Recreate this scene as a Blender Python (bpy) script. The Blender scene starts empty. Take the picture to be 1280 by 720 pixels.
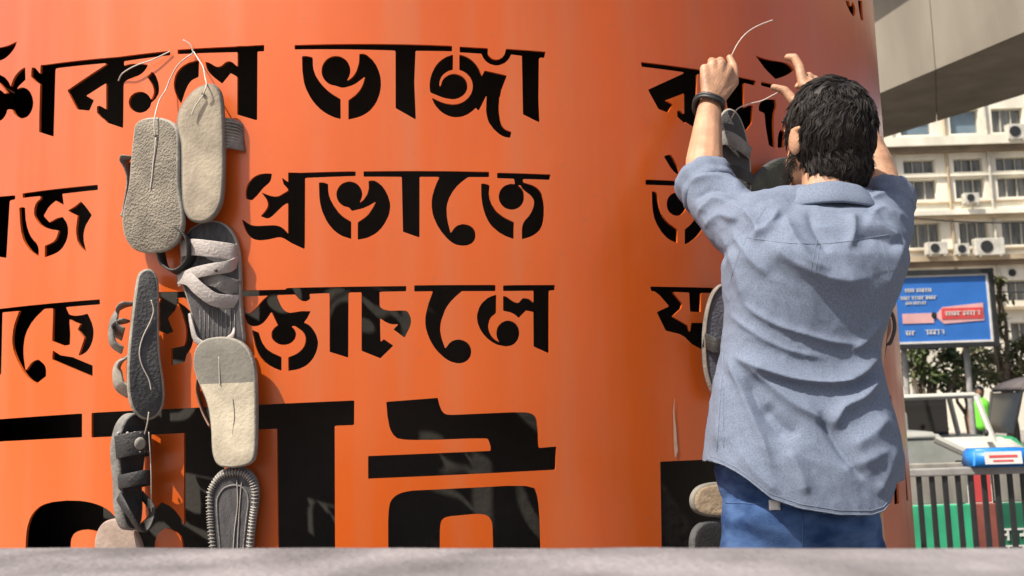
import bpy, bmesh, math, random
import numpy as np
from mathutils import Vector, Matrix, noise
random.seed(7)
scene = bpy.context.scene
COL = scene.collection

# ------------------------------------------------------------------ camera
FPX, PITCH, ROLL = 1250.0, math.radians(7.0), math.radians(1.8)   # focal length for a 1280 px wide frame
CAM = Vector((0, 0, 1.1))
_f = Vector((0, math.cos(PITCH), math.sin(PITCH)))
_r0 = Vector((1, 0, 0)); _u0 = Vector((0, -math.sin(PITCH), math.cos(PITCH)))
_r = _r0*math.cos(ROLL) - _u0*math.sin(ROLL)
_u = _u0*math.cos(ROLL) + _r0*math.sin(ROLL)
cd = bpy.data.cameras.new('camera'); cam = bpy.data.objects.new('camera', cd); COL.objects.link(cam)
cd.sensor_width = 36; cd.lens = 36*FPX/1280; cd.clip_start = .05; cd.clip_end = 2000
mw = Matrix((( _r.x, _u.x, -_f.x, CAM.x), (_r.y, _u.y, -_f.y, CAM.y), (_r.z, _u.z, -_f.z, CAM.z), (0, 0, 0, 1)))
cam.matrix_world = mw
cd.dof.use_dof = True; cd.dof.focus_distance = 2.15; cd.dof.aperture_fstop = 7.0
scene.camera = cam

# ------------------------------------------------------------------ daylight
SUN = Vector((-.88, -.62, 1.46)).normalized()          # towards the sun: behind the camera, to the left
w = bpy.data.worlds.new('World'); scene.world = w; w.use_nodes = True
nt = w.node_tree; bg = nt.nodes['Background']
sky = nt.nodes.new('ShaderNodeTexSky'); sky.sky_type = 'NISHITA'; sky.sun_disc = False
sky.sun_elevation = math.asin(SUN.z); sky.sun_rotation = math.atan2(SUN.x, SUN.y)
sky.dust_density = 5.0; sky.air_density = 1.0
nt.links.new(sky.outputs[0], bg.inputs[0]); bg.inputs[1].default_value = .10
sl = bpy.data.lights.new('sun', 'SUN'); sl.energy = 5.0; sl.angle = math.radians(.5); sl.color = (1, .93, .82)
so = bpy.data.objects.new('sun', sl); COL.objects.link(so)
so.rotation_euler = SUN.to_track_quat('Z', 'Y').to_euler(); so.location = SUN*40
scene.view_settings.view_transform = 'Standard'; scene.view_settings.look = 'None'
scene.view_settings.gamma = 1; scene.view_settings.exposure = .40
scene.view_settings.use_curve_mapping = False

# ------------------------------------------------------------------ helpers
def ray(x, y): return _f + _r*((x-640)/FPX) + _u*((360-y)/FPX)
def at(x, y, Y):                      # the point at world depth Y seen at this place
    d = ray(x, y); return CAM + d*(Y/d.y)
def proj(p):
    q = Vector(p)-CAM; z = q.dot(_f); return 640+FPX*q.dot(_r)/z, 360-FPX*q.dot(_u)/z
CX, CY, RAD = -.343, 3.937, 1.737      # axis and radius of the round cladding
def on_panel(x, y, d=0.0):
    dr = ray(x, y); R = RAD+d
    a = dr.x**2+dr.y**2; b = -2*(dr.x*CX+dr.y*CY); c = CX*CX+CY*CY-R*R
    D = b*b-4*a*c
    t = (-b-math.sqrt(max(D, 0)))/(2*a); return CAM+dr*t
def pnormal(p): return Vector((p.x-CX, p.y-CY, 0)).normalized()

def lin(c):                            # sRGB 0-255 -> linear
    return tuple((v/255/12.92 if v/255 <= .04045 else ((v/255+.055)/1.055)**2.4) for v in c)+(1,)

def mat(name, col, rough=.6, var=.25, scale=6, bump=0, bscale=80, spec=.5, metal=0, col2=None, stretch=(1,1,1), detail=6):
    m = bpy.data.materials.new(name); m.use_nodes = True
    nt = m.node_tree; n = nt.nodes; L = nt.links; b = n['Principled BSDF']
    b.inputs['Roughness'].default_value = rough; b.inputs['Metallic'].default_value = metal
    b.inputs['Specular IOR Level'].default_value = spec
    tc = n.new('ShaderNodeTexCoord'); mp = n.new('ShaderNodeMapping'); mp.inputs['Scale'].default_value = stretch
    L.new(tc.outputs['Object'], mp.inputs[0])
    t = n.new('ShaderNodeTexNoise'); t.inputs['Scale'].default_value = scale; t.inputs['Detail'].default_value = detail
    L.new(mp.outputs[0], t.inputs['Vector'])
    rp = n.new('ShaderNodeValToRGB')
    c = Vector(col[:3]); d = Vector(col2[:3]) if col2 else c*(1-var)
    rp.color_ramp.elements[0].position = .32; rp.color_ramp.elements[1].position = .68
    rp.color_ramp.elements[0].color = (*d, 1); rp.color_ramp.elements[1].color = (*(c if col2 else c*(1+var*.5)), 1)
    L.new(t.outputs['Fac'], rp.inputs[0]); L.new(rp.outputs[0], b.inputs['Base Color'])
    if bump:
        t2 = n.new('ShaderNodeTexNoise'); t2.inputs['Scale'].default_value = bscale; t2.inputs['Detail'].default_value = 4
        L.new(mp.outputs[0], t2.inputs['Vector'])
        bp = n.new('ShaderNodeBump'); bp.inputs['Strength'].default_value = bump; bp.inputs['Distance'].default_value = .01
        L.new(t2.outputs['Fac'], bp.inputs['Height']); L.new(bp.outputs[0], b.inputs['Normal'])
    return m

def obj(name, bm, m, parent=None, smooth=False, label=None):
    me = bpy.data.meshes.new(name)
    if isinstance(bm, bmesh.types.BMesh): bm.to_mesh(me); bm.free()
    else: me = bm
    if m is not None:
        for mm in (m if isinstance(m, (list, tuple)) else [m]): me.materials.append(mm)
    o = bpy.data.objects.new(name, me); COL.objects.link(o)
    if smooth: me.shade_smooth()
    if parent: o.parent = parent
    if label: o['label'] = label
    return o
def tag(o, label=None, cat=None, group=None, kind=None):
    if label: o['label'] = label
    if cat: o['category'] = cat
    if group: o['group'] = group
    if kind: o['kind'] = kind
    return o
def thing(name, label, cat, loc=(0, 0, 0), rot=None, group=None):
    o = bpy.data.objects.new(name, None); COL.objects.link(o); o.empty_display_size = .1
    o.location = loc
    if rot is not None: o.rotation_euler = rot
    return tag(o, label, cat, group)

def box(bm, a, b, M=None, mi=0):
    vs = [bm.verts.new((x, y, z)) for x in (a[0], b[0]) for y in (a[1], b[1]) for z in (a[2], b[2])]
    F = [(0,1,3,2),(4,6,7,5),(0,4,5,1),(2,3,7,6),(0,2,6,4),(1,5,7,3)]
    for f in F: bm.faces.new([vs[i] for i in f]).material_index = mi
    if M is not None:
        for v in vs: v.co = M @ v.co
    return vs
def nbox(a, b, bev=0, M=None):
    bm = bmesh.new(); box(bm, a, b, M)
    bmesh.ops.recalc_face_normals(bm, faces=bm.faces)
    if bev: bmesh.ops.bevel(bm, geom=bm.edges[:], offset=bev, segments=2, affect='EDGES', profile=.6)
    return bm
def frame_axes(d):
    d = d.normalized(); h = Vector((0, 0, 1)) if abs(d.z) < .9 else Vector((1, 0, 0))
    a = d.cross(h).normalized(); return a, d.cross(a).normalized()
def tube(bm, pts, rad, seg=8, caps=True):
    pts = [Vector(p) for p in pts]; rings = []; a = None
    for i, p in enumerate(pts):
        d = (pts[min(i+1, len(pts)-1)]-pts[max(i-1, 0)])
        if d.length < 1e-9: d = Vector((0, 0, 1))
        d.normalize()
        if a is None: a, b = frame_axes(d)
        else:
            a = (a-d*a.dot(d)).normalized(); b = d.cross(a)
        r = rad[i] if isinstance(rad, (list, tuple)) else rad
        rings.append([bm.verts.new(p+a*(r*math.cos(2*math.pi*k/seg))+b*(r*math.sin(2*math.pi*k/seg))) for k in range(seg)])
    for r0, r1 in zip(rings, rings[1:]):
        for k in range(seg): bm.faces.new((r0[k], r0[(k+1) % seg], r1[(k+1) % seg], r1[k]))
    if caps: bm.faces.new(rings[0][::-1]); bm.faces.new(rings[-1])
    return bm
def loop_tube(bm, pts, r, seg=8):
    pts = [Vector(p) for p in pts]; n = len(pts); rings = []
    for i, p in enumerate(pts):
        d = (pts[(i+1) % n]-pts[i-1]).normalized(); c = Vector((0, 0, 0))
        for q in pts: c += q/n
        a = (p-c); a = (a-d*a.dot(d)).normalized(); b = d.cross(a)
        rings.append([bm.verts.new(p+a*(r*math.cos(2*math.pi*k/seg))+b*(r*math.sin(2*math.pi*k/seg))) for k in range(seg)])
    for i in range(n):
        r0, r1 = rings[i], rings[(i+1) % n]
        for k in range(seg): bm.faces.new((r0[k], r0[(k+1) % seg], r1[(k+1) % seg], r1[k]))
def capsule(bm, p0, r0, p1, r1, seg=14, flat=None):
    p0, p1 = Vector(p0), Vector(p1); d = p1-p0; L = d.length; d.normalize(); pts = []; rad = []
    for k in range(6):
        t = math.pi/2*k/5; pts.append(p0-d*(r0*math.cos(t))); rad.append(max(r0*math.sin(t), 1e-4))
    for k in range(6):
        t = math.pi/2*k/5; pts.append(p1+d*(r1*math.sin(t))); rad.append(max(r1*math.cos(t), 1e-4))
    s = len(bm.verts)
    tube(bm, pts, rad, seg)
def ellipsoid(bm, c, r, M=None, sub=3):
    o = bmesh.ops.create_icosphere(bm, subdivisions=sub, radius=1)
    for v in o['verts']:
        p = Vector((v.co.x*r[0], v.co.y*r[1], v.co.z*r[2]))
        if M is not None: p = M @ p
        v.co = p+Vector(c)
def spline(pts, n=6):
    P = [Vector(p) for p in pts]; out = []
    for i in range(len(P)-1):
        a, b, c, d = P[max(i-1, 0)], P[i], P[i+1], P[min(i+2, len(P)-1)]
        for k in range(n):
            t = k/n
            out.append(.5*((2*b)+(c-a)*t+(2*a-5*b+4*c-d)*t*t+(3*b-a-3*c+d)*t**3))
    out.append(P[-1]); return out
def closed_spline(pts, n=4):
    P = [Vector(p) for p in pts]; N = len(P); out = []
    for i in range(N):
        a, b, c, d = P[i-1], P[i], P[(i+1) % N], P[(i+2) % N]
        for k in range(n):
            t = k/n
            out.append(.5*((2*b)+(c-a)*t+(2*a-5*b+4*c-d)*t*t+(3*b-a-3*c+d)*t**3))
    return out
def voxel(bm, size, smooth=4, fac=.5):
    me = bpy.data.meshes.new('tmp'); bm.to_mesh(me); bm.free()
    o = bpy.data.objects.new('tmp', me); COL.objects.link(o)
    r = o.modifiers.new('r', 'REMESH'); r.mode = 'VOXEL'; r.voxel_size = size
    if smooth:
        s = o.modifiers.new('s', 'SMOOTH'); s.factor = fac; s.iterations = smooth
    dg = bpy.context.evaluated_depsgraph_get(); dg.update()
    out = bpy.data.meshes.new_from_object(o.evaluated_get(dg))
    bpy.data.objects.remove(o); bpy.data.meshes.remove(me)
    out.materials.clear()
    return out
# ------------------------------------------------------------------ materials
M = {}
M['orange'] = mat('orange_paint', (.63, .106, .008, 1), .3, .16, 1.6, .22, 5, spec=.5, stretch=(1, 1, .5))
def finish_orange(m):
    nt = m.node_tree; n = nt.nodes; L = nt.links; b = n['Principled BSDF']
    tc = n.new('ShaderNodeTexCoord'); mp = n.new('ShaderNodeMapping'); mp.inputs['Scale'].default_value = (9, 9, .7)
    L.new(tc.outputs['Object'], mp.inputs[0])
    t = n.new('ShaderNodeTexNoise'); t.inputs['Scale'].default_value = 1.3; t.inputs['Detail'].default_value = 8; L.new(mp.outputs[0], t.inputs['Vector'])
    r = n.new('ShaderNodeMapRange'); r.inputs[1].default_value = .3; r.inputs[2].default_value = .7; r.inputs[3].default_value = .30; r.inputs[4].default_value = .46
    L.new(t.outputs['Fac'], r.inputs[0]); L.new(r.outputs[0], b.inputs['Roughness'])
    # thin dust and rain streaks over the paint
    mx = n.new('ShaderNodeMix'); mx.data_type = 'RGBA'; old = b.inputs['Base Color'].links[0].from_socket
    r2 = n.new('ShaderNodeMapRange'); r2.inputs[1].default_value = .48; r2.inputs[2].default_value = .80; r2.inputs[4].default_value = .30
    L.new(t.outputs['Fac'], r2.inputs[0]); L.new(r2.outputs[0], mx.inputs[0]); L.new(old, mx.inputs[6]); mx.inputs[7].default_value = (.44, .20, .10, 1)
    sp = n.new('ShaderNodeTexNoise'); sp.inputs['Scale'].default_value = 55; sp.inputs['Detail'].default_value = 3; L.new(tc.outputs['Object'], sp.inputs['Vector'])
    r3 = n.new('ShaderNodeMapRange'); r3.inputs[1].default_value = .66; r3.inputs[2].default_value = .74; r3.inputs[4].default_value = .22
    L.new(sp.outputs['Fac'], r3.inputs[0])
    m2 = n.new('ShaderNodeMix'); m2.data_type = 'RGBA'; L.new(r3.outputs[0], m2.inputs[0]); L.new(mx.outputs[2], m2.inputs[6]); m2.inputs[7].default_value = (.30, .13, .06, 1)
    L.new(m2.outputs[2], b.inputs['Base Color'])
    b.inputs['Coat Weight'].default_value = 1; b.inputs['Coat Roughness'].default_value = .27; b.inputs['Coat IOR'].default_value = 1.5; b.inputs['Specular IOR Level'].default_value = .3
finish_orange(M['orange'])
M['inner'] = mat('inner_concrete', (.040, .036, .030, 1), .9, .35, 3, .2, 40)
M['concrete'] = mat('girder_concrete', (.32, .29, .235, 1), .9, .5, .9, .35, 8, stretch=(1, 1, .22), col2=(.19, .165, .13), detail=10)
M['soffit'] = mat('soffit_concrete', (.30, .25, .19, 1), .95, .3, 1.2, .2, 6)
M['ledge'] = mat('ledge_concrete', (.235, .218, .222, 1), .92, .45, 9, .5, 110)
M['pave'] = mat('paving', (.30, .27, .24, 1), .9, .3, 2, .3, 30)
M['asphalt'] = mat('asphalt', (.06, .058, .055, 1), .95, .3, 1.5, .3, 60)
M['cream'] = mat('cream_render', (.84, .80, .68, 1), .9, .30, .6, .1, 5, stretch=(1, 1, .4))
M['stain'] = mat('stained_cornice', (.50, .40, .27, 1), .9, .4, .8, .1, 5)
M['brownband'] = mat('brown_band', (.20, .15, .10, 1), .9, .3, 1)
M['glass'] = mat('window_glass', (.20, .20, .19, 1), .2, .6, 1.3, spec=.6, stretch=(3, 1, .4))
M['skyglass'] = mat('sky_reflection_glass', (.16, .22, .27, 1), .05, .2, 1, spec=.9)  # blue base colour stands in for the sky mirrored in the panes
M['winframe'] = mat('window_frame', (.50, .48, .42, 1), .6, .2, 5)
M['white'] = mat('white_metal', (.72, .71, .68, 1), .5, .12, 6)
M['dark'] = mat('dark_metal', (.025, .026, .028, 1), .5, .3, 8)
M['railtop'] = mat('grey_rail', (.34, .33, .31, 1), .6, .3, 10)
M['blue'] = mat('blue_sign', (.035, .17, .56, 1), .4, .1, 3)
M['bluebox'] = mat('blue_plastic', (.02, .22, .68, 1), .4, .1, 3)
M['red'] = mat('red_paint', (.66, .08, .08, 1), .45, .15, 3)
M['pink'] = mat('pink_paint', (.75, .42, .42, 1), .5, .15, 3)
M['green'] = mat('green_paint', (.03, .27, .12, 1), .45, .3, 3)
M['silver'] = mat('silver_paint', (.42, .42, .38, 1), .25, .15, 3, spec=.6)
M['carwhite'] = mat('white_paint', (.58, .57, .51, 1), .25, .08, 3, spec=.6)
M['carglass'] = mat('car_glass', (.012, .013, .014, 1), .06, .2, 3, spec=.8)
M['rubber'] = mat('tyre_rubber', (.02, .02, .02, 1), .8, .2, 20)
M['canvas'] = mat('grey_canvas', (.10, .085, .085, 1), .85, .3, 4)
M['neon'] = mat('neon_vest', (.20, .80, .06, 1), .7, .1, 8)
M['lamp'] = mat('lamp_lens', (.55, .5, .4, 1), .15, .2, 9)
M['bark'] = mat('bark', (.16, .12, .085, 1), .9, .4, 9, .6, 30, stretch=(1, 1, .2))
M['leaf'] = mat('leaf', (.10, .13, .04, 1), .5, .0, 2.5, col2=(.045, .075, .022))
M['leaf2'] = mat('dry_leaf', (.16, .15, .06, 1), .6, .0, 2.5, col2=(.06, .075, .025))

# ------------------------------------------------------------------ setting
ZS = -.4                                             # street level; the pillar's plinth is 0
bm = bmesh.new(); bmesh.ops.create_grid(bm, x_segments=8, y_segments=8, size=700)
for v in bm.verts: v.co.z = ZS-.12
tag(obj('ground', bm, M['pave']), kind='structure')
bm = bmesh.new(); vs = [bm.verts.new(p) for p in ((-60, 5.7, ZS-.004), (80, 5.7, ZS-.004), (80, 30, ZS-.004), (-60, 30, ZS-.004))]
bm.faces.new(vs); tag(obj('road', bm, M['asphalt']), kind='structure')
tag(obj('pavement', nbox((-60, 30.01, ZS-.11), (90, 40, ZS+.12), .02), M['pave']), kind='structure')
tag(obj('kerb', nbox((-60, 5.55, ZS-.11), (80, 5.69, ZS+.10), .02), M['concrete']), kind='structure')
bm = bmesh.new()
for z, r in ((0, 3.0),):
    bmesh.ops.create_cone(bm, cap_ends=True, segments=96, radius1=3.0, radius2=2.97, depth=.5)
    for v in bm.verts: v.co += Vector((CX, CY, -.25))
tag(obj('plinth', bm, M['pave']), kind='structure')

# ------------------------------------------------------------------ the round orange cladding, its letters cut right through
HOLES = [[15737,22854,15722,22835,15799,22734,15991,22618,16262,22539,16307,22536,16389,22563,16482,22627,16543,22690,16607,22863,16576,22955,16469,23010,16418,23020,16377,23009,16310,22971,16181,22809,16140,22816,16009,22938],
[16973,23253,17008,23058,17167,22709,17241,22706,17497,22776,17542,22843,17511,22989,17532,23442],
[-9491,20746,-9752,20727,-9968,20732,-10117,20746,-10405,20797,-10752,20896,-10836,20917,-10856,20914,-10827,20470,-10785,20451,-10305,20404,-10060,20399,-9915,20417,-9735,20479,-9582,20572,-9500,20660,-9468,20727,-9474,20741],
[-2154,19531,-2539,19540,-2715,19556,-2803,19551,-4244,19631,-4261,19617,-4260,19539,-4243,19521,-4127,19507,-2752,19408,-2741,19388,-2740,19092,-2746,19073,-2763,19080,-2861,19174,-2920,19205,-2969,19211,-3009,19204,-3048,19187,-3147,19115,-3226,19101,-3296,19124,-3442,19225,-3518,19249,-3537,19245,-3540,19236,-3510,19108,-3478,19037,-3418,18954,-3285,18830,-3125,18697,-3102,18704,-2909,18916,-2889,18911,-2755,18826,-2745,18797,-2745,17934,-2711,17912,-2288,17758,-2271,17767,-2266,17795,-2256,19366,-2240,19381,-2115,19377,-2098,19382,-2095,19516,-2115,19530],
[-1368,19475,-1380,19456,-1380,19390,-1370,19370,-1359,19367,891,19259,927,19251,938,19227,918,17907,938,17888,1351,17637,1360,17637,1367,17649,1368,17724,1352,18513,1395,19233,1419,19245,2206,19240,2224,19245,2231,19267,2232,19362,2209,19374],
[2420,19356,2408,19337,2406,19231,2417,19217,2898,19196,2910,19186,2951,19092,3005,19021,3097,18958,3199,18931,3264,18927,3330,18940,3445,18993,3523,19064,3566,19123,3599,19192,3612,19203,3855,19184,3861,19165,3840,17795,3860,17773,4141,17640,4236,17605,4244,17638,4239,18164,4285,19149,4301,19165,4389,19162,4408,19173,4435,19294,4429,19313,4346,19320,3512,19338,3485,19322,3452,19205,3402,19134,3325,19082,3240,19065,3157,19087,3127,19107,3083,19153,3061,19200,3063,19316,3051,19336],
[-4541,19633,-5910,19680,-8282,19892,-8447,19918,-8480,19902,-8480,19726,-8484,19713,-8499,19712,-8673,19880,-8721,19902,-8815,19926,-8831,19826,-8833,19712,-8822,19679,-8664,19545,-8487,19431,-8476,19406,-8476,18658,-8463,18208,-8438,18193,-7967,18016,-7939,18011,-7930,18023,-7923,19673,-7905,19721,-7830,19720,-6315,19583,-6275,19574,-6268,19553,-6290,19539,-7466,19109,-7485,19099,-7485,19079,-7157,18576,-7131,18560,-7092,18549,-6770,18478,-6741,18503,-6631,18695,-6629,18715,-6843,18845,-6853,18858,-6847,18867,-6279,19072,-6255,19065,-6239,18451,-6252,18443,-6264,18447,-6437,18553,-6498,18551,-6523,18543,-6528,18532,-6520,18392,-6418,18283,-6246,18149,-6210,18104,-5746,17916,-5733,17925,-5729,18041,-5735,18941,-5724,19008,-5673,19050,-5619,19075,-5313,19135,-5224,19170,-5162,19215,-5111,19267,-5078,19312,-5062,19359,-5082,19374,-5228,19407,-5488,19449,-5637,19450,-5718,19435,-5733,19452,-5729,19541,-5593,19542,-4476,19518,-4452,19533,-4457,19622,-4477,19631],
[124,19198,112,19178,106,19027,94,18952,47,18802,11,18737,-45,18663,-111,18608,-157,18581,-167,18583,-165,18592,-124,18666,-99,18760,-97,18835,-106,18892,-143,18988,-188,19053,-243,19101,-300,19136,-370,19160,-444,19167,-517,19156,-591,19125,-649,19084,-695,19029,-734,18956,-752,18890,-757,18805,-745,18729,-720,18662,-669,18587,-615,18533,-560,18499,-514,18480,-441,18464,-323,18419,-277,18411,-214,18414,-67,18454,30,18501,217,18639,235,18640,191,18487,161,18422,105,18329,14,18229,-148,18112,-155,17683,-149,17665,-140,17662,51,17701,169,17744,279,17807,352,17867,445,17982,500,18077,557,18224,581,18326,593,18420,595,18542,586,18637,557,18760,497,18913,416,19037,306,19146,261,19178,215,19197],
[2213,19152,2111,19116,1994,19045,1925,18984,1863,18911,1819,18844,1752,18702,1714,18569,1701,18475,1699,18361,1711,18267,1756,18239,1988,18143,2097,18116,2215,18103,2270,18108,2344,18127,2400,18155,2456,18195,2504,18245,2543,18311,2563,18387,2565,18435,2556,18492,2539,18539,2504,18595,2476,18625,2440,18653,2367,18690,2266,18708,2193,18697,2137,18678,2044,18615,1986,18532,1952,18419,1939,18412,1928,18419,1921,18456,1932,18532,1956,18598,1990,18652,2019,18686,2093,18745,2140,18771,2230,18800,2241,18811,2251,19143,2241,19156],
[2406,19160,2397,19151,2394,19136,2387,18812,2397,18797,2488,18759,2552,18716,2625,18635,2655,18579,2678,18513,2688,18418,2674,18323,2642,18237,2576,18142,2499,18073,2433,18033,2332,17994,2212,17980,2058,18002,1940,18041,1751,18133,1745,18126,1748,18107,1793,18004,1846,17919,1909,17846,1962,17797,2043,17743,2115,17711,2187,17690,2269,17679,2361,17685,2443,17704,2555,17753,2658,17826,2743,17907,2787,17856,2806,17852,2829,17881,2981,18176,2991,18188,3000,18185,2979,17865,2983,17799,3003,17668,3026,17593,3055,17537,3147,17407,3262,17304,3336,17258,3400,17233,3484,17220,3521,17221,3535,17255,3554,17350,3535,17364,3424,17407,3381,17440,3352,17481,3334,17514,3305,17618,3284,17806,3285,17977,3307,18186,3327,18215,3357,18359,3484,18679,3483,18692,3445,18706,2980,18798,2961,18779,2920,18690,2902,18676,2850,18812,2809,18887,2755,18962,2692,19027,2626,19079,2544,19123,2471,19149],
[10618,19988,10642,19950,10919,19712,11043,19633,11350,19481,11524,19543,11830,19668,12038,19776,12188,19885,12191,19907,12048,19990,11953,20016,11868,20024,11693,20020,11333,19981,11022,19964,10801,19968],
[-1201,19201,-1208,19151,-1200,18838,-1169,18600,-1142,18495,-1107,18399,-1023,18225,-958,18123,-894,18039,-796,17933,-712,17862,-621,17800,-530,17750,-440,17711,-340,17682,-328,17698,-326,18138,-344,18156,-498,18256,-607,18345,-723,18464,-818,18591,-891,18718,-937,18852,-955,18976,-954,19090,-961,19147,-979,19160,-1071,19192,-1118,19200],
[-3743,19316,-3969,19283,-4114,19224,-4176,19183,-4238,19125,-4283,19067,-4316,19003,-4343,18910,-4354,18824,-4346,18727,-4331,18658,-4275,18507,-4178,18347,-4157,18326,-4143,18339,-4049,18598,-3986,18725,-3942,18788,-3893,18837,-3852,18861,-3715,18908,-3707,18946,-3699,19301,-3712,19317],
[6911,19275,6901,19258,6905,19209,6911,19169,6927,19155,8093,19159,8121,19149,8116,19130,8090,19113,7101,18618,7075,18604,7063,18585,7320,18151,7353,18133,7579,18082,7602,18087,7614,18100,7748,18294,7732,18310,7573,18376,7574,18392,8070,18607,8094,18606,8101,18576,8077,18107,8062,18095,8050,18098,7947,18167,7887,18151,7865,18125,7865,18015,7874,17995,8070,17851,8082,17857,8094,17887,8109,17890,8392,17764,8416,17766,8427,17790,8447,18038,8460,18042,8470,18016,8509,17860,8533,17847,8811,17955,8973,18200,8970,18230,8757,18539,8549,18622,8522,18617,8509,18595,8497,18598,8543,19143,8559,19166,8573,19169,9665,19179,9669,19158,9424,18714,9467,18428,9753,18112,10068,17907,10098,17918,10307,18133,10332,18232,10383,18589,10361,18602,10257,18594,10075,18510,10061,18508,10053,18520,10104,19141,10115,19160,10145,19165,10499,19156,10516,19175,10552,19277,10542,19302,8619,19293],
[-9138,19984,-9268,19958,-9416,19894,-9493,19845,-9584,19758,-9676,19604,-9751,19719,-9809,19784,-9960,19906,-10246,20049,-10444,20130,-10483,20132,-10467,19946,-10273,19845,-10180,19788,-10086,19714,-9821,19469,-9846,19459,-9936,19468,-10040,19545,-10146,19603,-10242,19637,-10338,19654,-10415,19657,-10507,19643,-10598,19609,-10674,19550,-10727,19475,-10759,19342,-10740,19231,-10711,19161,-10656,19068,-10572,18972,-10461,18886,-10366,18835,-10269,18800,-10174,18782,-10086,18783,-9990,18800,-9884,18860,-9833,18913,-9786,19007,-9751,19013,-9645,18996,-9592,18979,-9564,18957,-9487,18859,-9413,18791,-9292,18717,-9192,18679,-9093,18661,-8966,18670,-8872,18704,-8797,18765,-8738,18868,-8717,18987,-8749,19127,-8830,19266,-8884,19324,-8955,19383,-9081,19450,-9196,19483,-9396,19485,-9315,19543,-9056,19652,-9078,19959,-9105,19983],
[-4936,19178,-4958,19171,-5025,19110,-5060,19075,-5066,19057,-4953,18896,-4918,18834,-4892,18762,-4882,18703,-4891,18636,-4913,18571,-4948,18516,-4959,18513,-4967,18520,-5015,18599,-5082,18662,-5172,18712,-5239,18731,-5329,18740,-5441,18718,-5520,18668,-5566,18605,-5582,18549,-5582,18500,-5553,18408,-5516,18355,-5479,18319,-5388,18258,-5275,18222,-5208,18218,-5142,18226,-5070,18251,-4989,18322,-4967,18365,-4948,18430,-4893,18460,-4827,18512,-4767,18602,-4749,18658,-4742,18725,-4750,18823,-4765,18892,-4797,18983,-4836,19066,-4874,19119],
[10788,19308,10772,19303,10758,19280,10753,19214,10778,19198,11522,19191,11556,19192,11584,19206,11569,19291,11548,19320],
[-3444,18710,-3495,18707,-3545,18693,-3582,18674,-3623,18640,-3666,18564,-3672,18482,-3650,18404,-3600,18332,-3519,18277,-3422,18251,-3332,18265,-3262,18305,-3212,18372,-3197,18427,-3196,18475,-3220,18563,-3284,18642,-3344,18682],
[10950,18861,10788,18802,10719,18758,10672,18715,10636,18670,10615,18624,10596,18514,10607,18501,10788,18467,10811,18451,10835,18059,10903,17642,10927,17620,11114,17580,11131,17589,11138,17620,11144,18092,11167,18333,11222,18557,11300,18699,11312,18745,11309,18809,11296,18894,11277,18910],
[11447,18129,11419,18112,11353,18026,11300,17911,11281,17833,11260,17626,11276,17607,11295,17606,11464,17637,11482,17646,11495,17669,11595,18062,11565,18090],
[7516,17015,7434,16982,7421,16967,7422,16958,7577,16723,7651,16639,7742,16571,7777,16565,7844,16584,7851,16605,7791,16769,7696,16930,7619,17025,7574,17026],
[-154,16461,-1272,16476,-1530,16497,-1542,16484,-1543,16299,-1550,16284,-1568,16291,-1670,16371,-1679,16372,-1682,16362,-1647,16231,-1547,16115,-1545,16088,-1560,16069,-1736,15975,-1782,15961,-1848,15957,-1959,15980,-2137,16059,-2156,16060,-2049,15913,-2023,15847,-2013,15782,-2025,15728,-2043,15692,-2089,15630,-2178,15535,-2162,15515,-2060,15473,-2007,15466,-1970,15476,-1904,15518,-1672,15729,-1607,15771,-1552,15789,-1545,15766,-1548,15128,-1554,15104,-1646,15207,-1710,15255,-1766,15280,-1840,15299,-1905,15305,-2232,15306,-2354,15321,-2411,15337,-2467,15367,-2610,15473,-2620,15474,-2622,15460,-2602,15385,-2558,15263,-2517,15179,-2478,15122,-2429,15067,-2382,15031,-2316,14999,-2222,14978,-2157,14974,-1998,14985,-1776,15022,-1711,15018,-1638,14988,-1473,14878,-1236,14758,-1191,14738,-1176,14739,-1170,14757,-1165,14892,-1150,16335,-1135,16348,-1117,16349,-20,16348,-5,16363,-3,16436,-9,16453],
[188,16451,179,16447,173,16431,172,16348,178,16331,187,16327,1012,16303,1029,16292,1033,15057,1052,15041,1379,14918,1397,14923,1400,14941,1428,16285,1451,16296,1820,16293,1865,16282,1867,16271,1805,16143,1748,15996,1706,15849,1689,15739,1686,15593,1706,15446,1734,15345,1804,15180,1899,15024,2002,14896,2092,14810,2153,14768,2216,14738,2332,14713,2458,14718,2549,14754,2593,14790,2624,14830,2645,14872,2660,14936,2656,15000,2639,15055,2613,15101,2577,15139,2539,15165,2488,15187,2407,15204,2362,15205,2262,15179,2189,15124,2115,15023,2096,15015,2044,15241,2023,15397,2022,15589,2040,15681,2079,15797,2163,15947,2276,16087,2378,16178,2507,16274,2535,16285,2992,16290,3005,16310,3007,16393,2997,16412,2657,16416],
[3198,16389,3191,16377,3188,16284,3198,16265,3565,16258,3578,16252,3585,16233,3595,16140,3580,16134,3515,16141,3468,16134,3374,16101,3327,16068,3289,16031,3257,15987,3229,15931,3214,15866,3211,15820,3224,15737,3268,15654,3333,15589,3385,15561,3450,15543,3514,15538,3561,15545,3617,15563,3673,15593,3720,15630,3757,15677,3785,15724,3805,15780,3810,15892,3795,15957,3762,16022,3686,16095,3687,16105,3701,16111,3726,16105,3768,16031,3826,15976,3958,15876,4011,15802,4029,15756,4032,15700,4024,15644,4003,15579,3961,15487,3905,15401,3808,15298,3769,15242,3739,15167,3725,15084,3719,14881,3725,14862,3743,14862,3895,14909,3980,14947,4082,15014,4152,15079,4196,15145,4228,15219,4254,15322,4269,15443,4276,15621,4268,15733,4232,15891,4201,15956,4153,16020,4095,16069,4011,16116,3812,16172,3800,16191,3794,16247,3809,16253,3856,16255,4407,16251,4424,16271,4447,16356,4444,16375,4431,16381,4278,16382,3235,16394],
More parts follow.
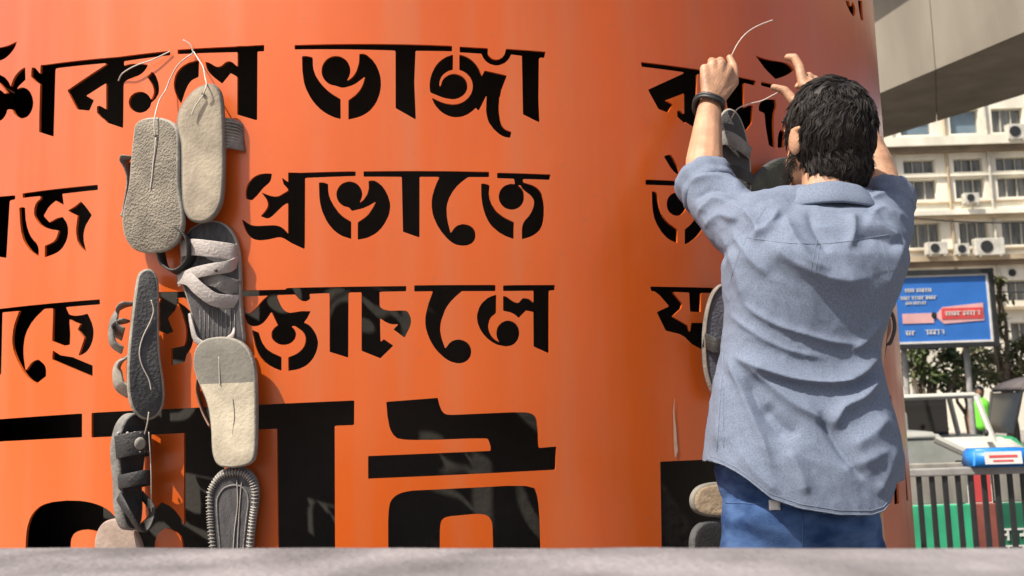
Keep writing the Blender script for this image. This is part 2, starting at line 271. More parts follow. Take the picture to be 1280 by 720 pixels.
[-2080,16506,-2194,16497,-2279,16472,-2354,16430,-2399,16395,-2462,16325,-2512,16236,-2537,16145,-2541,16062,-2529,15960,-2519,15941,-2402,15905,-2373,15912,-2272,16000,-2125,16166,-1977,16286,-1938,16358,-1918,16477,-1930,16489,-1958,16494],
[6875,16364,6867,16351,6862,16263,6869,16246,6890,16240,7935,16277,7982,16282,7998,16298,8001,16378,7989,16388,7965,16391,7616,16392,6952,16372],
[329,16235,293,16227,283,16216,287,16069,265,15969,239,15906,164,15798,90,15744,85,15755,113,15809,133,15872,139,15927,129,16001,104,16065,59,16131,14,16171,-31,16199,-111,16225,-183,16228,-283,16201,-328,16173,-370,16136,-412,16074,-439,16002,-445,15938,-439,15886,-422,15827,-386,15761,-333,15704,-279,15668,-163,15632,-101,15558,-83,15556,79,15588,168,15612,294,15665,412,15734,431,15736,428,15718,375,15619,271,15467,192,15395,48,15303,29,15283,23,14911,34,14896,195,14922,276,14946,401,15008,482,15068,564,15153,637,15257,711,15400,743,15500,761,15636,753,15728,710,15884,641,16023,581,16107,490,16188,401,16235],
[-826,16233,-838,16210,-834,16017,-830,15898,-815,15760,-768,15567,-679,15363,-629,15279,-573,15204,-516,15138,-443,15072,-376,15023,-305,14983,-126,14918,-120,14943,-116,15288,-121,15306,-264,15401,-333,15459,-403,15534,-509,15693,-576,15824,-612,15935,-625,16018,-629,16174,-635,16188,-726,16226],
[2823,16135,2816,16113,2813,15854,2832,15661,2860,15523,2893,15412,2944,15293,2993,15210,3051,15138,3194,15013,3347,14925,3512,14867,3530,14866,3537,14890,3548,15231,3543,15249,3360,15339,3279,15388,3171,15475,3129,15523,3055,15643,3009,15772,2993,15911,3007,16059,3004,16096,2987,16109,2914,16133,2869,16139],
[-6548,16627,-8927,16728,-9006,16732,-9037,16723,-9034,16630,-9000,16613,-8389,16577,-8359,16569,-8348,16550,-8350,16500,-8431,16471,-8494,16429,-8537,16374,-8572,16289,-8574,16169,-8548,16096,-8504,16031,-8423,15942,-8346,15877,-8265,15825,-8169,15776,-7926,15695,-7745,15661,-7684,15643,-7682,15623,-7737,15492,-7792,15428,-7846,15393,-7914,15367,-8143,15319,-8138,15063,-8127,15040,-8098,15037,-7808,15084,-7692,15117,-7590,15166,-7512,15226,-7421,15343,-7376,15445,-7357,15540,-7361,15667,-7384,15747,-7423,15820,-7539,15951,-7579,15962,-7742,15954,-8003,15880,-8194,16047,-8204,16075,-8064,16236,-7976,16302,-7798,16388,-7549,16261,-7532,16262,-7527,16281,-7576,16513,-7566,16531,-6472,16496,-6456,16500,-6445,16518,-6450,16611,-6475,16625],
[7036,16091,7026,16068,7017,15815,7025,15622,7054,15449,7123,15282,7233,15119,7351,15001,7421,14953,7482,14923,7663,14866,7677,14886,7693,15189,7674,15207,7475,15324,7378,15406,7333,15463,7279,15557,7222,15709,7197,15835,7186,15970,7168,16037,7146,16065,7113,16084,7058,16095],
[7679,16099,7572,16053,7491,15979,7459,15928,7434,15868,7422,15769,7446,15673,7474,15626,7509,15589,7599,15541,7690,15529,7760,15541,7819,15563,7868,15593,7917,15636,7956,15683,7988,15744,8006,15804,8011,15864,8001,15923,7978,15980,7943,16027,7900,16064,7849,16090,7783,16106,7725,16108],
[-9396,16732,-10556,16839,-10596,16832,-10510,15399,-10501,15377,-10474,15364,-9992,15246,-9655,15180,-9629,15188,-9560,16580,-9541,16618,-9357,16622,-9334,16630,-9336,16712,-9362,16728],
[-6975,16269,-7151,16178,-7358,16108,-7370,16097,-7277,16037,-7080,15944,-7063,15927,-7101,15640,-7097,15524,-7064,15376,-7027,15295,-6979,15223,-6918,15157,-6778,15047,-6774,15070,-6850,15307,-6860,15442,-6848,15528,-6824,15612,-6784,15695,-6625,15891,-6620,15909,-6723,16036,-6844,16165,-6949,16261],
[-9101,16387,-9140,16381,-9153,16363,-9103,15983,-9047,15756,-8973,15587,-8936,15523,-8862,15435,-8681,15266,-8585,15202,-8373,15090,-8356,15105,-8361,15243,-8386,15324,-8428,15388,-8483,15443,-8562,15501,-8664,15602,-8744,15711,-8811,15838,-8884,16047,-8922,16343,-8942,16359,-9006,16380],
[8326,15688,8310,15676,8249,15523,8185,15431,8050,15308,7908,15209,7884,14866,7891,14845,7914,14849,8048,14909,8196,15001,8281,15072,8383,15176,8460,15269,8498,15331,8529,15412,8548,15492,8558,15662,8533,15676],
[2435,13823,1287,13836,1269,13832,1262,13816,1260,13717,1267,13701,1275,13697,1647,13694,1665,13685,1665,13673,1566,13415,1520,13247,1491,13105,1489,12972,1501,12874,1530,12758,1572,12645,1620,12543,1682,12439,1762,12336,1889,12213,1976,12151,2045,12115,2168,12082,2239,12079,2301,12090,2364,12115,2419,12154,2463,12212,2484,12265,2496,12327,2490,12389,2458,12470,2407,12533,2332,12580,2234,12606,2155,12602,2077,12576,2014,12533,1929,12427,1920,12424,1911,12433,1850,12617,1833,12688,1817,12813,1818,12884,1835,12999,1855,13070,1931,13265,1976,13344,2050,13443,2162,13556,2315,13684,3053,13676,3064,13679,3075,13697,3078,13796,3068,13814,3058,13817],
[4025,13810,3478,13809,3258,13802,3251,13786,3248,13695,3254,13679,3263,13676,3936,13677,3947,13654,3939,13436,3936,13418,3927,13415,3873,13464,3827,13492,3781,13505,3708,13512,3689,13506,3599,13411,3584,13406,3548,13410,3505,13421,3457,13447,3323,13546,3278,13560,3250,13561,3243,13541,3235,13243,3249,13228,3385,13197,3448,13172,3511,13133,3582,13066,3601,13076,3763,13230,3910,13201,3927,13191,3907,12424,3920,12412,3993,12377,4240,12265,4259,12264,4266,12283,4318,13662,4330,13681,4444,13692,4452,13708,4455,13791,4449,13807,4430,13811],
[729,13830,-1532,13869,-1592,13865,-1613,13839,-1623,13837,-2749,13862,-4679,13941,-4692,13928,-4690,13809,-4677,13794,-4647,13788,-4640,13778,-4689,13671,-4680,13067,-4657,13044,-4490,12965,-4469,12965,-4305,13013,-4300,13030,-4436,13318,-4419,13345,-4257,13500,-4200,13639,-4190,13648,-4180,13641,-4065,13371,-4002,13178,-3975,13041,-3974,12887,-3998,12762,-4020,12700,-4033,12683,-4342,12636,-4357,12625,-4335,12282,-4327,12260,-4307,12254,-4035,12312,-3997,12330,-3961,12472,-3867,12594,-3835,12656,-3808,12735,-3785,12842,-3770,13004,-3771,13157,-3782,13248,-3824,13377,-3884,13462,-3997,13568,-4170,13678,-4178,13696,-4163,13741,-4171,13764,-4235,13772,-4090,13776,-2692,13747,-2664,13744,-2635,13726,-2550,13722,-2037,13717,-2027,13713,-2033,13704,-2132,13628,-2307,13440,-2353,13400,-2437,13345,-2466,13345,-2531,13375,-2566,13486,-2578,13500,-2585,13478,-2584,13344,-2574,13271,-2555,13208,-2513,13134,-2456,13084,-2409,13062,-2344,13045,-2260,13049,-2177,13079,-2121,13116,-2044,13195,-1955,13322,-1936,13337,-1927,13333,-1795,13051,-1800,13039,-1850,13009,-1882,12981,-1922,12922,-1940,12861,-1931,12781,-1903,12726,-1855,12675,-1782,12630,-1719,12610,-1619,12603,-1537,12621,-1473,12652,-1409,12716,-1382,12777,-1376,12821,-1381,12866,-1413,12938,-1471,13002,-1465,13011,-1399,13012,-1240,12896,-1192,12832,-1173,12787,-1161,12734,-1166,12646,-1198,12558,-1249,12488,-1330,12419,-1420,12371,-1540,12332,-1558,12315,-1555,12033,-1539,12028,-1368,12049,-1296,12067,-1179,12116,-1116,12158,-1068,12201,-1021,12252,-980,12312,-935,12399,-899,12504,-884,12609,-887,12662,-914,12769,-946,12841,-1008,12941,-1055,12996,-1102,13034,-1196,13081,-1118,13185,-1054,13307,-1051,13325,-1064,13331,-1253,13339,-1489,13312,-1525,13316,-1589,13335,-1655,13384,-1717,13476,-1792,13649,-1800,13685,-1797,13712,-1779,13718,-1405,13715,-1387,13705,-1308,13611,-1270,13582,-1216,13560,-1161,13554,-1107,13566,-1054,13610,-1066,13700,-1052,13714,-738,13717,-624,13710,-619,13692,-629,12424,-623,12415,-598,12404,-227,12277,-216,12296,-198,13562,-191,13695,-185,13707,-140,13714,73,13711,88,13704,93,13686,77,12427,83,12416,100,12405,467,12246,493,12240,763,12495,771,12512,578,12651,561,12651,516,12610,499,12610,493,12980,497,13105,515,13106,611,13038,698,12996,768,12979,881,12978,881,12961,796,12874,797,12857,1018,12682,1036,12693,1136,12886,1166,12971,1176,13033,1172,13104,1153,13158,1118,13230,1082,13268,1020,13279,720,13282,659,13291,580,13314,536,13340,500,13371,491,13416,491,13683,497,13704,586,13710,1063,13707,1081,13716,1085,13811,1074,13825],
[6876,13798,6865,13796,6856,13777,6878,13692,6967,13683,7103,13590,7335,13348,7329,13329,7071,13225,7007,13192,7012,13164,7212,12769,7242,12753,7595,12681,7738,12612,7946,12434,8242,12304,8266,12301,8275,12315,8302,12603,8322,12946,8299,12956,7956,12948,7909,12753,7896,12748,7844,12887,7439,13086,7435,13102,7446,13111,7677,13280,7724,13392,7721,13411,7548,13590,7483,13675,7520,13682,7923,13675,7933,13665,7937,13617,7934,13280,7941,13223,7961,13216,8220,13211,8242,13218,8248,13228,8292,13665,8324,13678,8627,13683,8658,13733,8682,13802,8662,13809,8551,13811],
[3069,13591,2972,13562,2877,13513,2773,13421,2728,13365,2690,13296,2646,13162,2638,13091,2645,13010,2661,12938,2693,12848,2736,12767,2780,12704,2863,12613,2975,12526,3054,12484,3108,12464,3252,12433,3279,12431,3398,12449,3472,12485,3529,12538,3568,12600,3595,12690,3595,12762,3570,12852,3523,12924,3460,12975,3388,13003,3343,13010,3288,13005,3196,12967,3127,12903,3099,12859,3080,12815,3064,12725,3076,12636,3119,12533,3039,12579,2985,12628,2940,12692,2907,12773,2892,12862,2893,12907,2926,13032,2973,13104,3063,13174,3078,13201,3089,13570,3084,13588],
[-6347,13880,-10394,13922,-10417,13898,-10310,12315,-10276,12306,-9740,12281,-9710,12287,-9703,12297,-9723,13792,-9702,13816,-9140,13803,-9061,13799,-9047,13789,-9180,13563,-9228,13458,-9264,13333,-9284,13118,-9272,13010,-9224,12860,-9153,12729,-9034,12560,-8860,12364,-8745,12253,-8646,12172,-8514,12089,-8440,12057,-8308,12016,-8280,12013,-7982,12162,-7987,12314,-8006,12372,-8038,12421,-8100,12476,-8244,12561,-8273,12572,-8302,12570,-8402,12554,-8476,12529,-8561,12475,-8688,12355,-8718,12339,-8734,12359,-8800,12613,-8822,12740,-8829,12895,-8799,13098,-8759,13202,-8701,13305,-8558,13470,-8376,13613,-8107,13773,-8051,13779,-7871,13776,-7803,13764,-7795,13668,-7805,12999,-7774,12976,-7411,12855,-7244,12865,-7216,12880,-7211,13125,-7244,13411,-7237,13466,-7094,13401,-6928,13344,-6908,13324,-6972,13224,-6970,13205,-6777,13015,-6768,12996,-6932,12612,-6925,12602,-6908,12600,-6810,12619,-6705,12666,-6633,12727,-6570,12808,-6521,12908,-6498,12999,-6489,13111,-6495,13186,-6546,13339,-6663,13541,-6684,13563,-6701,13567,-6860,13545,-7023,13541,-7111,13548,-7201,13567,-7266,13595,-7352,13732,-7362,13761,-7298,13768,-6332,13761,-6318,13774,-6320,13858,-6323,13870],
[-2372,12960,-2381,12950,-2363,12843,-2308,12609,-2245,12447,-2180,12338,-2094,12240,-1984,12158,-1884,12104,-1729,12039,-1717,12039,-1709,12056,-1708,12321,-1714,12338,-1911,12433,-2023,12509,-2076,12564,-2144,12665,-2186,12764,-2229,12899],
[-7766,12755,-7775,12740,-7785,12608,-7785,12561,-7771,12541,-6517,12099,-6493,12103,-6496,12330,-6511,12350,-7120,12570,-7509,12634,-7739,12749],
[16765,11108,16702,11084,16648,10275,16662,10263,16737,10252,17200,10239,17267,10245,17296,10268,17359,11092,17284,11107],
[1649,11330,644,11283,603,11273,621,10986,660,10751,684,10673,712,10614,746,10561,788,10516,831,10484,857,10475,996,10449,1204,10434,1621,10424,2435,10426,2762,10415,2808,10402,2844,10314,2865,10226,2858,10148,2843,10143,2737,10142,201,10124,189,10103,183,9658,194,9636,4283,9670,4314,9680,4325,9732,4353,10170,4339,10181,3979,10166,3960,10170,3950,10212,3949,10546,3929,10741,3912,10803,3884,10857,3849,10893,3813,10918,3759,10942,3659,10958,3351,10968,2044,10953,1939,10961,1887,10978,1852,10999,1809,11053,1766,11159,1728,11326,1711,11333],
[-142,11333,-6330,11260,-6492,11253,-6503,11235,-6490,10714,-6481,10697,-6469,10693,-4129,10735,-4029,10736,-4007,10730,-3983,8793,-3989,8741,-4000,8750,-4035,8836,-4104,8932,-4189,9027,-4261,9091,-4361,9157,-4554,9230,-4587,9213,-4835,8978,-4991,8845,-5188,8698,-5230,8674,-5466,8710,-5564,8746,-5642,8791,-5723,8854,-5808,8942,-5901,9018,-6014,9084,-6163,9147,-6291,9185,-6454,9221,-6608,9245,-6813,9264,-7220,9267,-7656,9230,-7867,9190,-7984,9157,-8103,9109,-8204,9049,-8286,8987,-8361,8911,-8423,8826,-8491,8677,-8527,8538,-8547,8316,-8541,7838,-8511,7310,-8485,7305,-7037,7374,-7029,7394,-7048,8258,-7044,8348,-7026,8420,-6969,8502,-6925,8535,-6865,8566,-6734,8604,-6580,8618,-6427,8603,-6287,8575,-6259,8566,-6246,8549,-6186,8372,-6162,8232,-6136,7871,-6120,7407,-6100,7402,-4733,7434,-4720,7456,-4725,8110,-4706,8370,-4672,8474,-4627,8543,-4566,8597,-4456,8666,-4436,8669,-4275,8624,-4165,8562,-4104,8509,-4061,8457,-4022,8345,-3992,8156,-3975,7900,-3965,6973,-3015,6981,-3029,10739,-3014,10753,-2929,10756,-1842,10773,-1826,10766,-1822,10758,-1818,10558,-1782,6976,-556,6954,-531,10780,-525,10790,-489,10798,-157,10800,-106,10810,-96,11313,-107,11331],
[-6943,11248,-10701,11167,-10720,11163,-10733,11145,-10698,10630,-10684,10617,-10644,10613,-9635,10647,-6793,10705,-6777,10710,-6773,10729,-6787,11233,-6808,11249],
[14264,9658,10224,9703,10167,9700,10152,9692,9866,6520,9881,6494,13663,5989,13714,5989,14328,9632,14313,9652],
[9277,9707,6958,9733,6905,9730,6894,9722,6792,6963,6790,6840,6802,6826,9056,6589,9085,6592,9336,9684,9323,9703],
[19116,9039,18800,9036,18753,8999,18499,8008,18504,7936,18557,7919,18677,7906,19184,7879,19303,7911,19766,8925,19710,9003,19497,9024],
[17166,8924,16993,8922,16952,8901,16779,8103,16766,7991,16814,7964,17265,7956,17320,7962,17344,7983,17453,8891,17421,8912,17370,8918],
[3211,9373,1157,9354,1001,9336,897,9313,819,9282,750,9240,683,9173,648,9106,624,8996,613,8904,601,8718,584,7384,599,7378,1666,7334,1681,7339,1711,8481,1726,8599,1738,8649,1758,8691,1792,8725,1835,8747,1940,8769,2445,8794,2559,8795,2698,8772,2759,8741,2793,8710,2820,8669,2838,8626,2851,8565,2857,8420,2854,8012,2837,7279,2856,7271,3873,7208,3889,7213,3917,7867,3925,8596,3909,8942,3885,9108,3829,9275,3811,9296,3623,9351]]
T = .006
def build_panel():
    cu = bpy.data.curves.new('tmp', 'CURVE'); cu.dimensions = '2D'; cu.fill_mode = 'BOTH'; cu.extrude = T/2
    U0, U1, Z1 = -1.9, 1.9, 2.5
    loops = [[(U0, .03), (U1, .03), (U1, Z1), (U0, Z1)]]
    for h in HOLES: loops.append([(h[i]/1e4, h[i+1]/1e4) for i in range(0, len(h), 2)])
    for lp in loops:
        s = cu.splines.new('POLY'); s.points.add(len(lp)-1); s.use_cyclic_u = True
        for p, (a, b) in zip(s.points, lp): p.co = (a, b, 0, 1)
    o = bpy.data.objects.new('tmp', cu); COL.objects.link(o)
    dg = bpy.context.evaluated_depsgraph_get(); dg.update()
    me = bpy.data.meshes.new_from_object(o.evaluated_get(dg))
    bpy.data.objects.remove(o)
    bm = bmesh.new(); bm.from_mesh(me); bpy.data.meshes.remove(me)
    bmesh.ops.remove_doubles(bm, verts=bm.verts, dist=1e-5)
    n = 130
    for k in range(1, n):
        x = U0+(U1-U0)*k/n
        bmesh.ops.bisect_plane(bm, geom=bm.verts[:]+bm.edges[:]+bm.faces[:], plane_co=(x, 0, 0), plane_no=(1, 0, 0), dist=1e-6)
    for v in bm.verts:
        th = v.co.x/RAD; r = RAD+v.co.z-T/2
        v.co = Vector((CX+r*math.sin(th), CY-r*math.cos(th), v.co.y))
    # the rest of the drum, behind, and an added unseen lid that keeps daylight out of the gap
    a0 = U1/RAD; a1 = 2*math.pi+U0/RAD; N = 60
    for k in range(N):
        t0 = a0+(a1-a0)*k/N; t1 = a0+(a1-a0)*(k+1)/N
        q = [(RAD*math.sin(t), -RAD*math.cos(t)) for t in (t0, t1)]
        bm.faces.new([bm.verts.new((CX+x, CY+y, z)) for (x, y), z in ((q[0], .03), (q[1], .03), (q[1], Z1), (q[0], Z1))])
    N = 120
    for k in range(N):
        t0 = 2*math.pi*k/N; t1 = 2*math.pi*(k+1)/N
        for z in (.03, Z1-.002):
            bm.faces.new([bm.verts.new((CX+r*math.sin(t), CY-r*math.cos(t), z)) for r, t in ((RAD-.002, t0), (RAD-.002, t1), (1.1, t1), (1.1, t0))])
    bmesh.ops.remove_doubles(bm, verts=bm.verts, dist=1e-5)
    bmesh.ops.recalc_face_normals(bm, faces=bm.faces)
    o = obj('pillar_cladding', bm, M['orange'])
    me = o.data; ns = []
    for p in me.polygons:
        rn = pnormal(p.center); k = p.normal.dot(rn); p.use_smooth = True
        for li in p.loop_indices:
            if abs(k) > .8:
                q = pnormal(me.vertices[me.loops[li].vertex_index].co); ns.append(q if k > 0 else -q)
            else: ns.append(p.normal.copy())
    me.normals_split_custom_set(ns)
    return o
clad = build_panel()
tag(clad, 'tall round orange metal drum with stencil-cut Bengali lettering, round the pillar', 'monument')
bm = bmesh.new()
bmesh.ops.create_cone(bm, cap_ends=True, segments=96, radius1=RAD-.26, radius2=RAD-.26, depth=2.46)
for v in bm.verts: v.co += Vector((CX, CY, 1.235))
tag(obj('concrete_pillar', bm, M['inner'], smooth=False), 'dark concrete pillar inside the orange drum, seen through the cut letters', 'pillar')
# worn scratches of pale primer on the cladding
bm = bmesh.new()
for pts in ([(843, 498, .3), (842, 515, .9), (843.5, 535, 1.6), (844, 550, 2.0), (845, 563, 2.4), (844, 572, .5)],):
    top = []
    for x, y, wd in pts:
        top.append([bm.verts.new(on_panel(x+s*wd, y, .0015)) for s in (-1, 1)])
    for a, b in zip(top, top[1:]): bm.faces.new((a[0], a[1], b[1], b[0]))
obj('paint_scratch', bm, mat('pale_primer', (.62, .42, .30, 1), .7, .2, 30), clad)

# ------------------------------------------------------------------ ledge in the foreground
def on_z(x, y, z):
    d = ray(x, y); return CAM+d*((z-CAM.z)/d.z)
ZL = .972
L0, L1 = on_z(-900, 683, ZL), on_z(2200, 683, ZL)
e = (L1-L0).normalized(); nrm = Vector((e.y, -e.x, 0))
if nrm.y > 0: nrm = -nrm
bm = bmesh.new(); rows = []
NX = 260
for k in range(NX+1):
    p = L0+(L1-L0)*(k/NX)
    sec = [(0.012, ZS-.1), (0, ZL-.012), (.003, ZL-.003), (.010, ZL), (.07, ZL), (.14, ZL), (.23, ZL), (.244, ZL-.006), (.25, ZL-.02), (.25, ZS-.1)]
    row = []
    for q, (o_, z) in enumerate(sec):
        co = p+nrm*o_; co.z = z
        j = noise.noise(Vector((co.x*14, co.y*14, z*3)))*.0009 if 0 < q < 9 else 0
        co.z += j; row.append(bm.verts.new(co))
    rows.append(row)
for a, b in zip(rows, rows[1:]):
    for q in range(len(a)-1): bm.faces.new((a[q], a[q+1], b[q+1], b[q]))
bmesh.ops.recalc_face_normals(bm, faces=bm.faces)
tag(obj('parapet_wall', bm, M['ledge'], smooth=True), 'low weathered grey concrete parapet along the bottom edge', 'wall')

# ------------------------------------------------------------------ flyover overhead
ZB = 6.1
n0, n1 = on_z(1108, 113, ZB), on_z(1280, 40, ZB)
f0, f1 = on_z(1112, 170, ZB), on_z(1280, 118, ZB)
fd = ((n0-n1).normalized()+(f0-f1).normalized()).normalized()
dn = (n0-n1)/(n0.y-n1.y)*abs(fd.y); df = (f0-f1)/(f0.y-f1.y)*abs(fd.y)
side = (f0-n0); side = side-fd*side.dot(fd)
fly = thing('flyover', 'weathered grey concrete flyover girder passing overhead behind the orange drum', 'flyover', tuple(n1))
org = n1.copy(); edges = [-9, -4.6, 1.65, 5.8, 11, 16.2, 21.4, 26.6, 32]
def section(s, inset=0):
    nn = n1+dn*s
    h = 2.3; sv = f1+df*s-nn
    P = [Vector((0, 0, 0)), sv, sv+Vector((0, 0, h))+sv*.10, -sv*.10+Vector((0, 0, h))]
    return [nn+q for q in P]
for i in range(len(edges)-1):
    bm = bmesh.new(); g = .006
    A = [bm.verts.new(p-org) for p in section(edges[i]+g)]; B = [bm.verts.new(p-org) for p in section(edges[i+1]-g)]
    for k in range(4):
        fc = bm.faces.new((A[k], A[(k+1) % 4], B[(k+1) % 4], B[k])); fc.material_index = 1 if k == 0 else 0
    bm.faces.new(A[::-1]); bm.faces.new(B)
    bmesh.ops.recalc_face_normals(bm, faces=bm.faces)
    obj('girder', bm, [M['concrete'], M['soffit']], fly)
bm = bmesh.new()
A = [org+fd*s_-side*.35+Vector((0, 0, 2.302))-org for s_ in (-9, 32)]; B = [org+fd*s_+side*1.35+Vector((0, 0, 2.302))-org for s_ in (-9, 32)]
lo = [bm.verts.new(p) for p in (A[0], A[1], B[1], B[0])]; hi = [bm.verts.new(p+Vector((0, 0, .35))) for p in (A[0], A[1], B[1], B[0])]
bm.faces.new(lo); bm.faces.new(hi)
for k in range(4): bm.faces.new((lo[k], lo[(k+1) % 4], hi[(k+1) % 4], hi[k]))
bmesh.ops.recalc_face_normals(bm, faces=bm.faces)
obj('deck', bm, M['concrete'], fly)

# ------------------------------------------------------------------ cream office building across the road
YB = 46.0
bl = thing('office_building', 'cream office building with brown-stained ledges, air conditioners and rows of grey windows', 'building', (30, YB, ZS))
def bw(x, y): p = at(x, y, YB); return p.x, p.z
def facade_z(y): return bw(1200, y)[1]
def bbox(name, x0, x1, z0, z1, y0, y1, m, parent=bl, bev=0):
    bm = nbox((x0-30, y0-YB, z0-ZS), (x1-30, y1-YB, z1-ZS), bev)
    return obj(name, bm, m, parent)
cols = [(x_, x_+40) for x_ in range(609, 1000, 58)]+[(1015, 1055), (1073, 1113), (1131, 1171), (1194, 1231), (1247, 1287), (1304, 1342), (1360, 1398), (1416, 1454)]
NSKY = len(cols)-6
XL, XR = bw(580, 250)[0], bw(1500, 250)[0]
levels = [(223, 248, 198, 215), (277, 308, None, None), (137, 167, None, None)]
# wall built as piers and spandrels so the windows are real recesses
zt = facade_z(95)
rowsz = []
for a, b in ((137, 167), (198, 215), (223, 248), (277, 308), (352, 378), (405, 432)):
    rowsz.append((facade_z(b), facade_z(a)))
rowsz.sort()
wall = bmesh.new(); zc = ZS-.1
for z0, z1 in rowsz:
    box(wall, (XL-30, 0, zc-ZS), (XR-30, 9, z0-ZS)); zc = z1
    xs = XL
    for a, b in cols:
        xa, xb = bw(a, 230)[0], bw(b, 230)[0]
        box(wall, (xs-30, 0.002, z0-ZS+.001), (xa-30, 9, z1-ZS-.001)); xs = xb
    box(wall, (xs-30, 0.002, z0-ZS+.001), (XR-30, 9, z1-ZS-.001))
box(wall, (XL-30, 0, zc-ZS), (XR-30, 9, zt-ZS))
obj('wall', wall, M['cream'], bl)
for ri, (z0, z1) in enumerate(rowsz):
    for ci, (a, b) in enumerate(cols):
        xa, xb = bw(a, 230)[0], bw(b, 230)[0]
        wn = obj('window', nbox((xa-30+.01, .30, z0-ZS+.01), (xb-30-.01, .34, z1-ZS-.01)), M['skyglass'] if (ri == 5 and ci in (NSKY, NSKY+1)) else M['glass'], bl)
        bm = bmesh.new(); fw = .045
        box(bm, (xa-30+.003, .2, z0-ZS+.003), (xb-30-.003, .28, z0-ZS+fw)); box(bm, (xa-30+.003, .2, z1-ZS-fw), (xb-30-.003, .28, z1-ZS-.003))
        nb = 1 if (ri == 5 and ci in (NSKY, NSKY+1)) else 3
        for k in range(nb+1):
            x = xa+(xb-xa)*k/nb; x = min(max(x, xa+fw/2+.003), xb-fw/2-.003)
            box(bm, (x-30-fw/2, .202, z0-ZS+fw+.001), (x-30+fw/2, .278, z1-ZS-fw-.001))
        obj('frame', bm, M['winframe'], wn)
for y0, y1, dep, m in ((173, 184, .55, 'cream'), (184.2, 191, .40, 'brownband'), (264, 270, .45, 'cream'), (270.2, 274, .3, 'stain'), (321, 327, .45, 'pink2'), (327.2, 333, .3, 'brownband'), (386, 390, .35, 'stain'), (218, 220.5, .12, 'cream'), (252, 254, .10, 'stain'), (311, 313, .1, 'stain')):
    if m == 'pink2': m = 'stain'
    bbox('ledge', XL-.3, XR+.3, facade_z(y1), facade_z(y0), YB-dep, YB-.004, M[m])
bm = bmesh.new(); p = bw(1265, 341)
bmesh.ops.create_circle(bm, cap_ends=True, segments=20, radius=.17, matrix=Matrix.Translation((p[0]-30, -.006, p[1]-ZS)) @ Matrix.Rotation(math.pi/2, 4, 'X'))
r_ = bmesh.ops.extrude_face_region(bm, geom=bm.faces[:])
for v in r_['geom']:
    if isinstance(v, bmesh.types.BMVert): v.co.y -= .05
obj('vent_hole', bm, M['dark'], bl)
for x in (1120.5, 1187, 1239.5, 1296):
    bm = bmesh.new(); q = bw(x, 250); tube(bm, [(q[0]-30, -.09, 0), (q[0]-30, -.09, zt-ZS-1)], .07, 8); obj('drainpipe', bm, M['winframe'] if x != 1187 else M['stain'], bl)
for k, (y0, y1, sag) in enumerate(((262, 268, .5), (336, 330, .8), (345, 352, .6))):
    bm = bmesh.new(); a_, b_ = at(1060, y0, YB-.9), at(1420, y1, YB-.9)
    tube(bm, [a_.lerp(b_, t)-Vector((30, YB, ZS+sag*4*t*(1-t))) for t in np.linspace(0, 1, 24)], .035, 5); obj('cable', bm, M['dark'], bl)
M['acwhite'] = mat('weathered_white', (.56, .54, .48, 1), .6, .25, 3)
def aircon(x, y, wpx, hpx, lab):
    x0, z0 = bw(x-wpx/2, y+hpx/2); x1, z1 = bw(x+wpx/2, y-hpx/2); W, H = x1-x0, z1-z0
    t = thing('air_conditioner', lab, 'air conditioner', ((x0+x1)/2, YB-.5, z0), None, 'air conditioners on the cream building')
    obj('casing', nbox((-W/2, -.2, 0), (W/2, .18, H), .03), M['acwhite'], t)
    bm = bmesh.new()
    bmesh.ops.create_cone(bm, cap_ends=True, segments=24, radius1=H*.36, radius2=H*.36, depth=.03, matrix=Matrix.Translation((-W*.12, -.215, H*.5)) @ Matrix.Rotation(math.pi/2, 4, 'X'))
    obj('fan_grille', bm, M['dark'], t)
    bm = bmesh.new()
    for s in (-1, 1): box(bm, (s*W*.35-.03, -.22, -.07), (s*W*.35+.03, .48, -.004))
    obj('bracket', bm, M['winframe'], t)
aircon(1262, 169, 19, 19, 'white air conditioner under the top-storey window at the right edge')
aircon(1207, 251, 17, 13, 'small white air conditioner hung below a middle-storey window')
aircon(1164, 313, 24, 16, 'white air conditioner nearest the man on the lower ledge')
aircon(1196, 314, 15, 14, 'small dark-fanned air conditioner in the middle of three on the lower ledge')
aircon(1229, 311, 34, 22, 'widest white air conditioner on the lower ledge above the billboard')

# ------------------------------------------------------------------ blue billboard
def seg_text(bm, x0, x1, zc, h, y, dens=1.0):
    """rows of small joined strokes: lettering too far off to read"""
    x = x0
    while x < x1-h*.4:
        wl = h*random.uniform(2.2, 4.5); wl = min(wl, x1-x)
        box(bm, (x, y, zc+h*.36), (x+wl, y+.01, zc+h*.5))
        q = x+h*.1
        while q < x+wl-h*.3:
            g = h*random.uniform(.35, .6); k = random.random()
            box(bm, (q+g*.6, y, zc-h*.5), (q+g*.6+h*.16, y+.01, zc+h*.355))
            if k < .7: box(bm, (q, y, zc-h*random.uniform(.1, .4)), (q+g*.59, y+.01, zc+h*.05))
            q += g+h*.25
        x += wl+h*.35
YS = 17.0
bt = at(1176, 386, YS)
bb = thing('billboard', 'blue billboard with white lettering and a red and pink band, in a dark frame', 'billboard', tuple(bt))
s = YS/FPX; HW, HH = 62*s, 43*s
obj('panel', nbox((-HW, 0, -HH), (HW, .08, HH), .01), M['blue'], bb)
bm = bmesh.new(); fw = 6*s
for a, b in (((-HW-fw, -.06, HH+.002), (HW+fw, .16, HH+fw)), ((-HW-fw, -.06, -HH-fw), (HW+fw, .16, -HH-.002)), ((-HW-fw, -.058, -HH), (-HW-.002, .16, HH)), ((HW+.002, -.058, -HH), (HW+fw, .16, HH))): box(bm, a, b)
obj('frame', bm, M['dark'], bb)
bm = bmesh.new(); fw = 2.6*s
